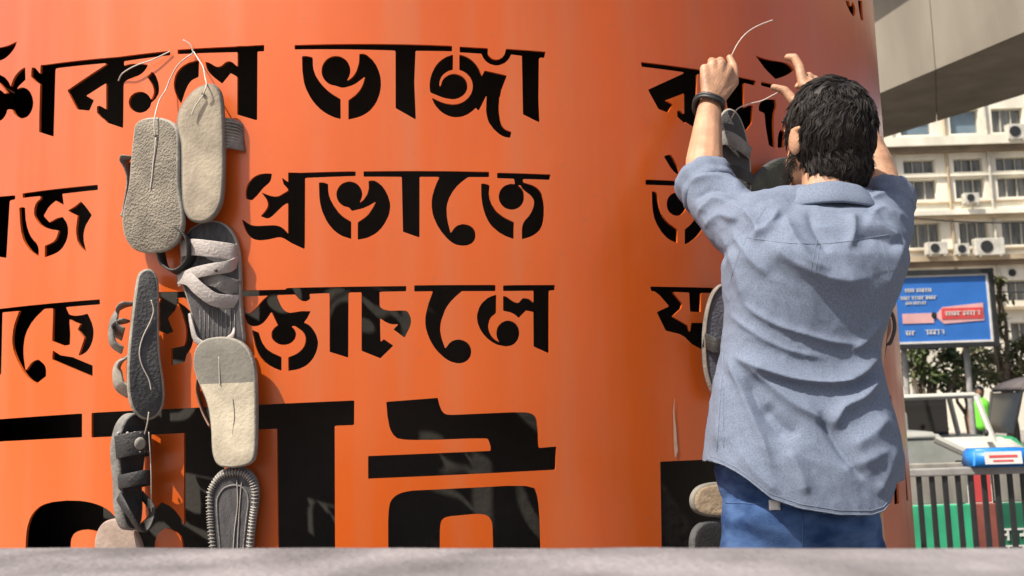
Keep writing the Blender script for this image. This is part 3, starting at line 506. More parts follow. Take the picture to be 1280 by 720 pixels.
for a, b in (((-HW, -.02, HH-fw), (HW, -.002, HH)), ((-HW, -.02, -HH), (HW, -.002, -HH+fw)), ((-HW, -.019, -HH+fw+.001), (-HW+fw, -.002, HH-fw-.001)), ((HW-fw, -.019, -HH+fw+.001), (HW, -.002, HH-fw-.001))): box(bm, a, b)
obj('border', bm, M['white'], bb)
def bz(y): return (386-y)*s
def bx(x): return (x-1176)*s
obj('pink_band', nbox((bx(1127), -.012, bz(403.5)), (bx(1166), -.003, bz(391)), .002), M['pink'], bb)
bm = bmesh.new(); vs = [bm.verts.new((bx(x), yy, bz(y))) for yy in (-.012, -.003) for x, y in ((1168, 395), (1178, 384), (1229, 380), (1229, 402), (1178, 405))]
bm.faces.new(vs[:5]); bm.faces.new(vs[5:][::-1])
for k in range(5): bm.faces.new((vs[k], vs[(k+1) % 5], vs[5+(k+1) % 5], vs[5+k]))
bmesh.ops.recalc_face_normals(bm, faces=bm.faces); obj('white_tube', bm, M['pink'], bb)
obj('red_band', nbox((bx(1176), -.020, bz(399.5)), (bx(1228), -.013, bz(385.5)), .002), M['red'], bb)
bm = bmesh.new(); bmesh.ops.create_uvsphere(bm, u_segments=14, v_segments=8, radius=3.6*s)
for v in bm.verts: v.co = Vector((v.co.x+bx(1166.5), v.co.y*.15-.014, v.co.z*1.2+bz(394)))
obj('dark_spot', bm, M['dark'], bb)
for x0_, x1_, y_, h_, d_ in ((1132, 1168, 362, 4.5, -.014), (1126, 1172, 371.5, 4.2, -.014), (1132, 1158, 378, 3.6, -.014), (1129, 1141, 415.5, 5.5, -.014), (1154, 1177, 415, 6, -.014), (1180, 1224, 392.5, 5.5, -.032)):
    bm = bmesh.new(); seg_text(bm, bx(x0_), bx(x1_), bz(y_), h_*s, d_); obj('lettering', bm, M['white'], bb)
for x in (-HW*.72, HW*.55):
    bm = bmesh.new(); tube(bm, [(x, .2, -bt.z+ZS-.1), (x, .2, HH*.9)], .05, 10); obj('post', bm, M['railtop'], bb)
# ------------------------------------------------------------------ street trees
def tree(name, label, base, h, crown_blobs, nleaf, lsize, m, seed, group='street trees in front of the cream building'):
    rnd = random.Random(seed)
    t = thing(name, label, 'tree', base, None, group)
    bm = bmesh.new(); top = Vector((0, 0, h*.55))
    tube(bm, [(0, 0, -.1), (.03, .02, h*.2), (-.05, 0, h*.4), top], [.16, .13, .11, .08], 10)
    for c, r in crown_blobs:
        c = Vector(c); st = Vector((0, 0, h*rnd.uniform(.3, .5)))
        mid = st.lerp(c, .5)+Vector((rnd.uniform(-.2, .2), 0, rnd.uniform(-.1, .3)))
        tube(bm, [st, mid, c], [.06, .04, .015], 7)
        for k in range(4):
            e_ = c+Vector((rnd.gauss(0, 1), rnd.gauss(0, 1), rnd.gauss(0, .8)))*r*.6
            tube(bm, [mid.lerp(c, .6), c.lerp(e_, .5)+Vector((0, 0, .05)), e_], [.03, .018, .006], 5)
    obj('trunk', bm, M['bark'], t, True)
    bm = bmesh.new()
    for c, r in crown_blobs:
        c = Vector(c); n = int(nleaf*r*r)
        for cl in range(max(6, n//14)):
            d = Vector((rnd.gauss(0, 1), rnd.gauss(0, 1), rnd.gauss(0, 1))).normalized()*r*rnd.uniform(.25, 1.05)
            q = c+Vector((d.x, d.y, d.z*.75)); cr = r*rnd.uniform(.12, .28)
            for k in range(14):
                p = q+Vector((rnd.gauss(0, cr), rnd.gauss(0, cr), rnd.gauss(0, cr*.6)))
                a = Vector((rnd.gauss(0, 1), rnd.gauss(0, 1), rnd.gauss(0, .6)-.3)).normalized(); b, _c = frame_axes(a)
                b = b*math.cos(rnd.uniform(0, 6))+_c*math.sin(rnd.uniform(0, 6)); L = lsize*rnd.uniform(.6, 1.3)
                vs = [bm.verts.new(x) for x in (p, p+a*L*.5+b*L*.24, p+a*L, p+a*L*.5-b*L*.24)]
                bm.faces.new(vs)
    obj('crown', bm, m, t)
    return t
def px3(x, y, Y): p = at(x, y, Y); return p
def tree_px(name, label, bx_, Y, blobs, nleaf, ls, m, seed, h=None):
    b = at(bx_, 500, Y); b.z = ZS
    cb = []
    for x, y, rp, dy in blobs:
        q = at(x, y, Y+dy); cb.append((tuple(q-b), rp*Y/FPX))
    hh = max(c[0][2] for c in cb)
    return tree(name, label, tuple(b), hh, cb, nleaf, ls, m, seed)
tree_px('street_tree', 'green street tree with a pale trunk behind the billboard', 1157, 19.5,
        [(1150, 462, 20, 0), (1172, 470, 24, .3), (1200, 452, 24, .5), (1138, 445, 18, 0), (1185, 440, 18, .5), (1120, 462, 20, .6), (1160, 430, 18, .5)], 2400, .13, M['leaf'], 3)
tree_px('street_tree', 'loose olive-leaved tree right of the billboard by the cream wall', 1262, 22,
        [(1246, 352, 12, 0), (1252, 372, 12, .3), (1243, 398, 14, 0), (1240, 415, 13, 0), (1262, 440, 22, .3), (1285, 432, 20, .3), (1228, 450, 20, .3), (1245, 470, 22, 0), (1275, 465, 22, 0)], 1500, .14, M['leaf2'], 5)
tree_px('street_tree', 'smaller dusty tree between the two larger street trees', 1212, 24,
        [(1205, 470, 24, 0), (1222, 462, 20, .4), (1192, 480, 20, 0), (1215, 440, 15, .4)], 1500, .14, M['leaf2'], 9)
tree_px('street_tree', 'bushy green tree half out of the right edge of the frame', 1330, 23,
        [(1310, 400, 26, 0), (1335, 380, 30, 0), (1320, 440, 30, 0), (1350, 420, 30, 0)], 620, .14, M['leaf'], 11)

# ------------------------------------------------------------------ vehicles on the road
M['seatgrey'] = mat('seat_cover', (.42, .42, .40, 1), .8, .2, 6)
M['paleglass'] = mat('pale_reflection_glass', (.24, .25, .22, 1), .12, .4, 2.5, spec=.8)  # pale tone is the windscreen's reflection put into the base colour
def wheel(parent, x, y, r, wdt):
    wbm = bmesh.new(); Rm = Matrix.Translation((x, y, r)) @ Matrix.Rotation(math.pi/2, 4, 'X')
    bmesh.ops.create_cone(wbm, cap_ends=True, segments=28, radius1=r, radius2=r, depth=wdt, matrix=Rm)
    bmesh.ops.bevel(wbm, geom=[e for e in wbm.edges if e.calc_face_angle(0) > 1], offset=.02, segments=2, affect='EDGES')
    wo = obj('wheel', wbm, M['rubber'], parent)
    wbm = bmesh.new(); bmesh.ops.create_cone(wbm, cap_ends=True, segments=20, radius1=r*.6, radius2=r*.5, depth=wdt+.016, matrix=Rm)
    obj('rim', wbm, M['silver'], wo)
def prism(bm, prof, y0, y1, inset=0):
    """prof: x,z outline extruded across the car; inset narrows points above the waist"""
    A = [bm.verts.new((x, y0+(i_ if i_ else 0), z)) for x, z, i_ in prof]; B = [bm.verts.new((x, y1-(i_ if i_ else 0), z)) for x, z, i_ in prof]
    n = len(prof)
    for k in range(n): bm.faces.new((A[k], A[(k+1) % n], B[(k+1) % n], B[k]))
    bm.faces.new(A[::-1]); bm.faces.new(B)
def car(name, label, paint, loc, rz, L=4.2, Wd=1.66, H=1.45, van=False, glass='carglass'):
    t = thing(name, label, 'car', loc, (0, 0, rz), 'vehicles on the road behind the fence')
    h = Wd/2; hw = .62*H; hd = .66*H
    bm = bmesh.new()
    prism(bm, [(-L/2, .28, .05), (-L/2+.03, hw*.95, .02), (-L/2+.6, hw*1.03, 0), (L/2-(.4 if van else 1.25), hw*1.06, 0), (L/2-(.12 if van else .25), hw*.86, .04), (L/2, hw*.62, .07), (L/2, .26, .06)], -h, h)
    bmesh.ops.recalc_face_normals(bm, faces=bm.faces)
    bmesh.ops.bevel(bm, geom=bm.edges[:], offset=.05, segments=3, affect='EDGES')
    obj('body', bm, paint, t, True)
    x0, x1, x2, x3 = (-L/2+.12, -L/2+.3, L/2-.66, L/2-.54) if van else (-L/2+.35, -L/2+.95, L/2-1.95, L/2-1.2)
    bm = bmesh.new()
    prism(bm, [(x0, hw*1.0, .06), (x1, H-.05, .2), (x2, H-.05, .2), (x3, hw*1.02, .06)], -h, h)
    bmesh.ops.recalc_face_normals(bm, faces=bm.faces)
    if van:      # open cabin: seats and a low sill instead of a closed glass box
        bm.free()
        for k in range(4):
            for sy in (-.38, .38):
                q = nbox((x1+.25+k*.72, sy-.24, hw*.9), (x1+.40+k*.72, sy+.24, H-.16-.05*(k % 2)), .05); obj('seat', q, M['seatgrey'] if k % 2 else M['dark'], t, True)
        obj('cabin_floor', nbox((x0+.05, -h+.08, hw*.8), (x3-.05, h-.08, hw*1.035), .01), M['dark'], t)
        obj('cabin_shade_sheet', nbox((x0+.05, h-.13, hw*1.04), (x2-.02, h-.10, H-.06), .01), M['carglass'], t)  # added dark sheet that stands in for the shade inside the cabin
        obj('rear_glass', nbox((x0-.02, -h+.1, hw*1.04), (x0+.02, h-.1, H-.1), .01), M['carglass'], t)
    else: obj('windows', bm, M[glass], t)
    bm = bmesh.new()
    prism(bm, [(x1-.06, H-.085, .17), (x1-.02, H-.01, .22), (x2+.02, H, .22), (x2+.08, H-.07, .17)], -h, h)
    bmesh.ops.recalc_face_normals(bm, faces=bm.faces); bmesh.ops.bevel(bm, geom=bm.edges[:], offset=.025, segments=2, affect='EDGES')
    obj('roof', bm, paint, t, True)
    for s in (-1, 1):
        for (xa, xb) in ((x0, x1), (x2*.35+x1*.65, x2*.35+x1*.65), (x2-.05-(x2-x1)*.28, x2-.05-(x2-x1)*.28), (x3, x2)):
            bm = bmesh.new(); tube(bm, [(xa, s*(h-.052), hw*1.0), (xb, s*(h-.195), H-.05)], .035, 6); obj('pillar', bm, paint, t)
        bm = bmesh.new(); ellipsoid(bm, (x3-.12, s*(h+.08), hw*1.12), (.03, .07, .045), None, 2); obj('mirror', bm, M['dark'], t, True)
        obj('headlight', nbox((L/2-.18, s*(h-.32)-.16, hw*.62), (L/2-.01, s*(h-.32)+.16, hw*.80), .03), M['lamp'], t)
    obj('bumper', nbox((L/2-.08, -h+.06, .24), (L/2+.06, h-.06, .46), .04), M['dark'], t)
    for x in (-L/2+.75, L/2-.8):
        for s in (-1, 1): wheel(t, x, s*(h-.12), .31, .2)
    return t
p = at(1118, 560, 12.6); car('white_car', 'white car with dark windows beside the right edge of the drum', M['carwhite'], (at(1052, 560, 12.9).x, 12.9, ZS), math.radians(-10), 4.3, 1.68, 1.55, True)
p = at(1172, 570, 8.6); car('silver_car', 'silver grey car, nearest behind the railing, its roof and windscreen showing', M['silver'], (p.x-.1, 8.9, ZS), math.radians(-8), 4.0, 1.6, 1.22, False, 'paleglass')

def auto_rickshaw(label, loc, rz, lower, group='auto rickshaws in the street'):
    t = thing('auto_rickshaw', label, 'auto rickshaw', loc, (0, 0, rz), group)
    h = .62
    bm = bmesh.new()
    prism(bm, [(-1.25, .25, 0), (-1.28, .95, 0), (.35, .95, 0), (.45, .55, 0), (.75, .50, .05), (1.05, .95, .18), (1.22, .80, .25), (1.28, .35, .3), (.9, .25, .1)], -h, h)
    bmesh.ops.recalc_face_normals(bm, faces=bm.faces); bmesh.ops.bevel(bm, geom=bm.edges[:], offset=.03, segments=2, affect='EDGES')
    obj('body', bm, lower, t, True)
    bm = bmesh.new()
    prism(bm, [(-1.24, 1.16, .02), (-1.20, 1.62, .06), (-1.0, 1.74, .12), (.55, 1.76, .12), (.86, 1.66, .08), (.95, 1.55, .06), (.55, 1.56, .05), (-.1, 1.55, .03), (-.35, 1.16, .02)], -h, h)
    bmesh.ops.recalc_face_normals(bm, faces=bm.faces); bmesh.ops.bevel(bm, geom=bm.edges[:], offset=.03, segments=2, affect='EDGES')
    obj('canopy', bm, M['canvas'], t, True)
    for z0, z1, m in ((.955, 1.05, 'red'), (1.055, 1.155, 'olive')):
        obj('side_band', nbox((-1.26, -h-.004, z0), (-.30, h+.004, z1), .01), M[m], t)
    bm = bmesh.new()
    prism(bm, [(.93, 1.53, .1), (1.06, .97, .2), (1.04, .96, .2), (.90, 1.54, .1)], -h, h); bmesh.ops.recalc_face_normals(bm, faces=bm.faces)
    obj('windscreen', bm, M['carglass'], t)
    for s in (-1, 1):
        for a_, b_ in (((1.05, s*(h-.2), .95), (.92, s*(h-.09), 1.56)), ((.38, s*(h-.03), .95), (.32, s*(h-.06), 1.55))):
            bm = bmesh.new(); tube(bm, [a_, b_], .022, 6); obj('frame_tube', bm, M['dark'], t)
    obj('seat', nbox((-.9, -.5, .5), (-.35, .5, .94), .05), M['dark'], t)
    bm = bmesh.new(); ellipsoid(bm, (1.2, 0, .72), (.09, .09, .09), None, 2); obj('headlight', bm, M['lamp'], t, True)
    wheel(t, 1.0, 0, .2, .1)
    for s in (-1, 1): wheel(t, -.85, s*.5, .2, .1)
    return t
M['olive'] = mat('olive_paint', (.20, .19, .05, 1), .5, .2, 4)
p = at(1268, 545, 13.5); auto_rickshaw('green auto rickshaw with a dark canopy and red side band behind the blue box', (at(1346, 545, 14.5).x, 14.5, ZS), math.radians(176), M['green'])
# low trolleys behind the railing: green, then red
def trolley(label, x0, x1, Y, z0, z1, m, mtop):
    a, b = at(x0, 640, Y), at(x1, 640, Y); c = (a+b)/2; Wd = (b.x-a.x)/2
    t = thing('cargo_cart', label, 'cart', (c.x, Y, ZS), None, 'cargo carts parked behind the railing')
    obj('side_panel', nbox((-Wd, -.02, z0), (Wd, .02, (z0+z1)*.56), .008), m, t)
    obj('upper_panel', nbox((-Wd+.01, 0, (z0+z1)*.56+.004), (Wd-.01, .04, z1), .008), mtop, t)
    obj('bed', nbox((-Wd, .045, z0+.02), (Wd, .75, z0+.10), .01), M['dark'], t)
    bm = bmesh.new()
    for s in (-1, 1): box(bm, (s*(Wd-.03)-.015, .046, z0+.105), (s*(Wd-.03)+.015, .074, z1+.01))
    obj('stake', bm, M['dark'], t)
    for s in (-1, 1):
        for yy in (.12, .62): wheel(t, s*Wd*.7, yy, .18, .07)
    return t
M['greysheet'] = mat('grey_sheet', (.33, .31, .27, 1), .6, .5, 5, stretch=(1, 1, .4))
M['tgreen'] = mat('bright_green_paint', (.05, .47, .24, 1), .5, .25, 4)
trolley('green-sided cargo cart with a dull grey upper sheet behind the railing', 1136, 1214, 6.7, .36, 1.07, M['tgreen'], M['greysheet'])
trolley('narrow red-topped cargo cart between the green cart and the lettered one', 1216, 1244, 6.72, .36, 1.07, mat('rust_red', (.30, .09, .07, 1), .6, .4, 5), M['red'])
ct = trolley('dark green cargo cart with white lettering at the right edge of the railing', 1246, 1300, 6.7, .36, 1.07, mat('deep_green', (.02, .16, .09, 1), .5, .3, 4), M['greysheet'])
for zc, hh in ((.60, .075), (.50, .06), (.42, .05)):
    bm = bmesh.new(); seg_text(bm, -.125, .135, zc, hh, -.032); obj('lettering', bm, M['white'], ct)

# distant person in a neon vest
def small_person(loc, rz, h=1.68):
    bm = bmesh.new()
    s = h/1.7
    capsule(bm, (0, 0, .95*s), .125*s, (0, 0, 1.32*s), .14*s); ellipsoid(bm, (0, .0, 1.58*s), (.078*s, .095*s, .115*s)); capsule(bm, (0, 0, 1.36*s), .05*s, (0, 0, 1.5*s), .05*s)
    ellipsoid(bm, (0, .09*s, 1.57*s), (.015*s, .02*s, .02*s), None, 2)
    for k in (-1, 1):
        capsule(bm, (k*.17*s, 0, 1.36*s), .05*s, (k*.22*s, .02, 1.1*s), .04*s); capsule(bm, (k*.22*s, .02, 1.1*s), .04*s, (k*.2*s, .12, .86*s), .028*s)
        capsule(bm, (k*.2*s, .12, .86*s), .03*s, (k*.2*s, .15*s, .78*s), .022*s)
        capsule(bm, (k*.09*s, 0, .92*s), .085*s, (k*.1*s, .02, .48*s), .06*s); capsule(bm, (k*.1*s, .02, .48*s), .06*s, (k*.1*s, -.01, .09*s), .042*s)
        capsule(bm, (k*.1*s, -.02, .05*s), .045*s, (k*.11*s, .15*s, .04*s), .036*s)
    o = obj('person', voxel(bm, .016, 3), mat('far_skin', (.22, .11, .06, 1), .6, .1, 8), None, True)
    o.location = loc; o.rotation_euler = (0, 0, rz)
    tag(o, 'person far off in the street wearing a bright neon green vest', 'person')
    bm = bmesh.new(); capsule(bm, (0, 0, .98*s), .15*s, (0, 0, 1.33*s), .168*s); obj('vest', voxel(bm, .016, 3), M['neon'], o, True)
    bm = bmesh.new()
    for k in (-1, 1): capsule(bm, (k*.09*s, 0, .92*s), .105*s, (k*.1*s, .02, .48*s), .08*s); capsule(bm, (k*.1*s, .02, .48*s), .08*s, (k*.1*s, -.01, .12*s), .062*s)
    obj('trousers', voxel(bm, .016, 3), M['dark'], o, True)
    bm = bmesh.new(); ellipsoid(bm, (0, -.015*s, 1.61*s), (.085*s, .095*s, .105*s)); obj('hair', bm, M['dark'], o, True)
p = at(1227, 520, 19.0); small_person((p.x, 19.0, ZS), math.radians(150))

# ------------------------------------------------------------------ railing and the blue box on it
YF = 6.0
a, b = at(1050, 585, YF), at(1500, 585, YF)
zt = at(1210, 584, YF).z
rl = thing('railing', 'dark metal street railing with flat vertical bars and a grey top rail', 'railing', (at(1210, 584, YF).x, YF, ZS))
ox = rl.location.x
obj('top_rail', nbox((a.x-ox, -.03, zt-ZS-.045), (b.x-ox, .03, zt-ZS), .008), M['railtop'], rl)
obj('bottom_rail', nbox((a.x-ox, -.02, .12), (b.x-ox, .02, .16), .006), M['dark'], rl)
x = a.x; i = 0
bar_me = None
while x < b.x:
    if bar_me is None: o = obj('bar', nbox((-.0135, -.012, .1605), (.0135, .012, zt-ZS-.0455), .003), M['dark'], rl); bar_me = o.data
    else: o = obj('bar', bar_me, None, rl)
    o.location = (x-ox, 0, 0); x += .0765
for x in (a.x+.3, a.x+1.35, b.x-.05):
    obj('post', nbox((x-ox-.03, .032, -.1), (x-ox+.03, .092, zt-ZS+.005), .006), M['dark'], rl)
c = at(1246, 575, YF)
bxo = thing('plastic_box', 'bright blue plastic box with a white and red label resting on the railing', 'box', (c.x, YF, zt+.0015), (0, 0, math.radians(-4)))
bm = bmesh.new()
vs = []
for zz, k in ((0, 1.0), (.105, .88)):
    vs += [bm.verts.new((sx*.178*k, sy*.10*k, zz)) for sx, sy in ((-1, -1), (1, -1), (1, 1), (-1, 1))]
bm.faces.new(vs[:4][::-1]); bm.faces.new(vs[4:])
for k in range(4): bm.faces.new((vs[k], vs[(k+1) % 4], vs[4+(k+1) % 4], vs[4+k]))
bmesh.ops.bevel(bm, geom=bm.edges[:], offset=.012, segments=3, affect='EDGES'); obj('case', bm, M['bluebox'], bxo, True)
bm = bmesh.new()
lm = Matrix.Translation((0.0, -.0965, .053)) @ Matrix.Rotation(math.radians(-6.5), 4, 'X')
box(bm, (-.105, -.002, -.036), (.105, .002, .036), lm); lab = obj('paper_label', bm, M['white'], bxo)
bm = bmesh.new(); box(bm, (-.08, -.0042, .002), (.08, -.0025, .016), lm); box(bm, (-.06, -.0042, -.022), (.055, -.0025, -.012), lm); obj('printed_line', bm, M['red'], lab)
# ------------------------------------------------------------------ sandals strung on wire
S = {}
def tread(name, c, c2, sc, bump, rough=.85, vor=True):
    m = mat(name, c, rough, .0, 13, 0, col2=c2, detail=9); nt = m.node_tree; n = nt.nodes; L = nt.links; b = n['Principled BSDF']
    tc = n.new('ShaderNodeTexCoord'); v = n.new('ShaderNodeTexVoronoi'); v.inputs['Scale'].default_value = sc
    L.new(tc.outputs['Object'], v.inputs['Vector'])
    nz = n.new('ShaderNodeTexNoise'); nz.inputs['Scale'].default_value = sc*2.2; L.new(tc.outputs['Object'], nz.inputs['Vector'])
    ad = n.new('ShaderNodeMath'); ad.operation = 'ADD'; L.new(v.outputs['Distance'], ad.inputs[0]); L.new(nz.outputs['Fac'], ad.inputs[1])
    bp = n.new('ShaderNodeBump'); bp.inputs['Strength'].default_value = bump; bp.inputs['Distance'].default_value = .006
    L.new(ad.outputs[0], bp.inputs['Height']); L.new(bp.outputs[0], b.inputs['Normal'])
    return m
S['greytread'] = tread('grey_tread', (.29, .255, .20, 1), (.14, .12, .095, 1), 170, .6)
S['beige'] = tread('beige_sole', (.48, .41, .305, 1), (.27, .225, .17, 1), 110, .14)
S['cream'] = tread('cream_sole', (.60, .53, .40, 1), (.38, .33, .25, 1), 110, .13)
S['warm'] = tread('warm_sole', (.62, .47, .31, 1), (.48, .36, .24, 1), 110, .13)
S['greysole'] = tread('worn_grey_sole', (.24, .225, .19, 1), (.16, .15, .13, 1), 110, .13)
S['darksole'] = tread('dark_rubber_sole', (.085, .085, .085, 1), (.045, .045, .048, 1), 130, .3)
S['midsole'] = mat('pale_midsole', (.31, .285, .24, 1), .7, .3, 30, .2, 120)
S['strapw'] = mat('white_strap', (.43, .385, .36, 1), .55, .2, 25, .25, 160)
S['strapd'] = mat('black_strap', (.03, .028, .028, 1), .6, .3, 25, .25, 160)
S['strapg'] = mat('grey_strap', (.20, .19, .175, 1), .7, .4, 30, .3, 140)
S['brown'] = mat('brown_strap', (.22, .12, .08, 1), .6, .3, 25)
S['insole'] = mat('dark_insole', (.085, .08, .085, 1), .8, .4, 22, .3, 140, stretch=(4, 1, 1))
S['insoleb'] = mat('slate_insole', (.12, .12, .15, 1), .8, .35, 22, .3, 140)
S['pinkgrey'] = mat('pinkish_sole', (.36, .27, .22, 1), .8, .25, 25, .2, 100)
S['stitch'] = mat('pale_stitching', (.40, .37, .33, 1), .8, .2, 30)
S['wire'] = mat('pale_wire', (.56, .50, .44, 1), .35, .1, 30)
GS = 'worn sandals and shoes strung on wire against the drum'

class Shoe:
    """a thing hung on the cladding; local X right, Y up, Z away from the panel"""
    def __init__(s, name, label, cx, cy, d, yaw=0, pitch=0, cat='sandal', spin=0):
        s.o = on_panel(cx, cy, d); n = pnormal(s.o)
        n = Matrix.Rotation(math.radians(yaw), 3, 'Z') @ n
        x = Vector((0, 0, 1)).cross(n).normalized(); y = n.cross(x)
        R = Matrix((x, y, n)).transposed()
        R = R @ Matrix.Rotation(math.radians(pitch), 3, 'X') @ Matrix.Rotation(math.radians(spin), 3, 'Z')
        s.R = R; s.n = R.col[2].copy()
        s.t = thing(name, label, cat, tuple(s.o), tuple(R.to_euler()), GS)
    def loc(s, x, y, h=0):       # outline point seen here, on the plane h above the shoe's own plane
        d = ray(x, y); p0 = s.o+s.n*h; t = (p0-CAM).dot(s.n)/d.dot(s.n); return s.R.transposed() @ (CAM+d*t-s.o)
    def outline(s, pts, n=4): return closed_spline([s.loc(*p) for p in pts], n)
    def slab(s, name, O, z0, z1, mats, bev=.004, bow=0, side=None, inset=0, parent=None, smooth=True, twotone=None):
        """closed outline O -> sole between z0 and z1. mats: face material, side material"""
        c = Vector((0, 0, 0))
        for q in O: c += q/len(O)
        L = max(q.y for q in O)-min(q.y for q in O)
        bm = bmesh.new()
        def ring(z, ins):
            r_ = []
            for i, q in enumerate(O):
                d = (O[(i+1) % len(O)]-O[i-1]); nn = Vector((d.y, -d.x, 0)).normalized()
                if nn.dot(q-c) < 0: nn = -nn
                p = q-nn*(ins+inset); r_.append(bm.verts.new((p.x, p.y, z+bow*((p.y-c.y)/(L/2))**2)))
            return r_
        prof = [(z0, bev), (z0+bev*.4, bev*.3), (z0+bev, 0), (z1-bev, 0), (z1-bev*.4, bev*.3), (z1, bev)]
        R_ = [ring(*q) for q in prof]
        for a, b in zip(R_, R_[1:]):
            for k in range(len(a)): bm.faces.new((a[k], a[(k+1) % len(a)], b[(k+1) % len(a)], b[k])).material_index = 1
        for rr, z in ((R_[0], z0), (R_[-1], z1)):     # caps as shrinking rings, for a soft dished surface
            prev = rr
            for f_ in (.8, .55, .3):
                cur = [bm.verts.new((c.x+(v.co.x-c.x)*f_, v.co.y*(1-(1-f_)*.35)+c.y*(1-f_)*.35 if False else c.y+(v.co.y-c.y)*f_, z+bow*(((v.co.y-c.y)*f_)/(L/2))**2+(noise.noise(Vector((v.co.x*40, v.co.y*40, z*9+f_)))*.0007))) for v in rr]
                for k in range(len(rr)): bm.faces.new((prev[k], prev[(k+1) % len(rr)], cur[(k+1) % len(rr)], cur[k]))
                prev = cur
            bm.faces.new(prev)
        bmesh.ops.recalc_face_normals(bm, faces=bm.faces)
        if twotone is not None:
            bmesh.ops.bisect_plane(bm, geom=bm.verts[:]+bm.edges[:]+bm.faces[:], plane_co=(0, twotone, 0), plane_no=(0, 1, 0), dist=1e-6)
            for f in bm.faces:
                if f.material_index == 0 and f.calc_center_median().y > twotone: f.material_index = 2
        return obj(name, bm, mats, parent or s.t, smooth)
    def ribbon(s, name, pts, wd, th, m, parent=None, up=None, px=False, n=8):
        """a strap: pts in local metres; wd across; up = the side the strap faces"""
        P = spline([Vector(p) for p in pts], n); bm = bmesh.new(); prev = None
        for i, p in enumerate(P):
            d = (P[min(i+1, len(P)-1)]-P[max(i-1, 0)]).normalized()
            u_ = Vector(up) if up else Vector((0, 1, 0))
            a = u_-d*u_.dot(d); a.normalize(); b = d.cross(a)
            w_ = wd if not isinstance(wd, (list, tuple)) else wd[0]+(wd[1]-wd[0])*i/(len(P)-1)
            r_ = [bm.verts.new(p+a*(w_/2*ca)+b*(th/2*cb)) for ca, cb in ((-1, -.6), (-.92, -1), (.92, -1), (1, -.6), (1, .6), (.92, 1), (-.92, 1), (-1, .6))]
            if prev:
                for k in range(8): bm.faces.new((prev[k], prev[(k+1) % 8], r_[(k+1) % 8], r_[k]))
            else: bm.faces.new(r_[::-1])
            prev = r_
        bm.faces.new(prev); bmesh.ops.recalc_face_normals(bm, faces=bm.faces)
        return obj(name, bm, m, parent or s.t, True)
    def cord(s, pts, r, m=None, name='wire_stitch', h=.0):
        bm = bmesh.new(); tube(bm, spline([s.loc(x, y, h) for x, y in pts], 5), r, 6); return obj(name, bm, m or S['wire'], s.t, True)
    def hole(s, x, y, h, r=.004):
        bm = bmesh.new(); p = s.loc(x, y, h)
        bmesh.ops.create_cone(bm, cap_ends=True, segments=12, radius1=r, radius2=r, depth=.0016, matrix=Matrix.Translation((p.x, p.y, h))); obj('hole', bm, S['strapd'], s.t)

# A grey-treaded sandal
A = Shoe('sandal', 'grey textured outsole of a sandal, upper left of the hanging string', 188, 230, .055, yaw=-6)
OA = [(164,172),(166,155),(176,147),(192,145),(207,148.5),(217,156),(221.5,170),(222,200),(223,238),(227,265),(226,285),(219,301),(205,312),(186,316),(168,313),(157,303),(152,288),(151.5,270),(155,252),(160,230),(162,200)]
A.slab('outsole', A.outline(OA), -.016, 0, [S['greytread'], S['midsole']], .005, -.006)
A.hole(194.5, 170, .0008)
A.cord([(195, 172), (193.5, 190), (191.5, 205), (190, 222), (188, 236)], .0017, h=.0012)
p0 = A.loc(160, 195, -.02); p1 = A.loc(157, 275, -.02)
A.ribbon('strap', [p0, p0+Vector((-.018, -.01, -.012)), (p0+p1)/2+Vector((-.012, .02, -.024)), p1+Vector((-.014, .02, -.016)), p1], .03, .004, S['strapg'], up=(.2, .2, 1))
A.ribbon('strap', [A.loc(222, 285, -.014), A.loc(236, 300, -.02), A.loc(238, 325, -.03), A.loc(222, 340, -.03), A.loc(206, 332, -.03), A.loc(200, 312, -.02)], .028, .005, S['strapd'], up=(0, .3, 1))
# B beige sandal
B = Shoe('sandal', 'pale beige sandal sole, upper right of the hanging string, a grey strap behind it', 252, 190, .05, yaw=8)
OB = [(236,119),(245,111),(255,106.5),(266,105),(274,111),(278,125),(279.5,160),(280,200),(279,240),(275,260),(264,275),(249,279),(236,273),(228.5,255),(226,220),(225,180),(220.5,160),(221,145),(226,132)]
B.slab('sole', B.outline(OB), -.020, 0, [S['beige'], S['greysole']], .005, .008)
B.hole(254, 117.5, .0066); B.hole(248.5, 252, .0045)
B.cord([(254, 119), (248, 127), (243, 135), (239.5, 144)], .0017, h=.009)
q0 = B.loc(276, 142, -.012); q1 = B.loc(279, 192, -.012)
qm = (q0+q1)/2
B.ribbon('strap', [qm+Vector((-.012, 0, 0)), qm+Vector((.012, .002, -.006)), qm+Vector((.030, -.002, -.018)), qm+Vector((.037, -.006, -.030)), qm+Vector((.020, -.006, -.037))], [.074, .062], .006, S['strapg'], up=(-.12, 1, 0))
bm = bmesh.new()
for k in range(9):
    y = -.030+k*.0072
    tube(bm, spline([qm+Vector((.006, y, .0004)), qm+Vector((.014, y, -.003)), qm+Vector((.0318, y-.002, -.0145)), qm+Vector((.0405, y*.9-.006, -.030))], 4), .0017, 6)
obj('strap_rib', bm, S['midsole'], B.t, True)
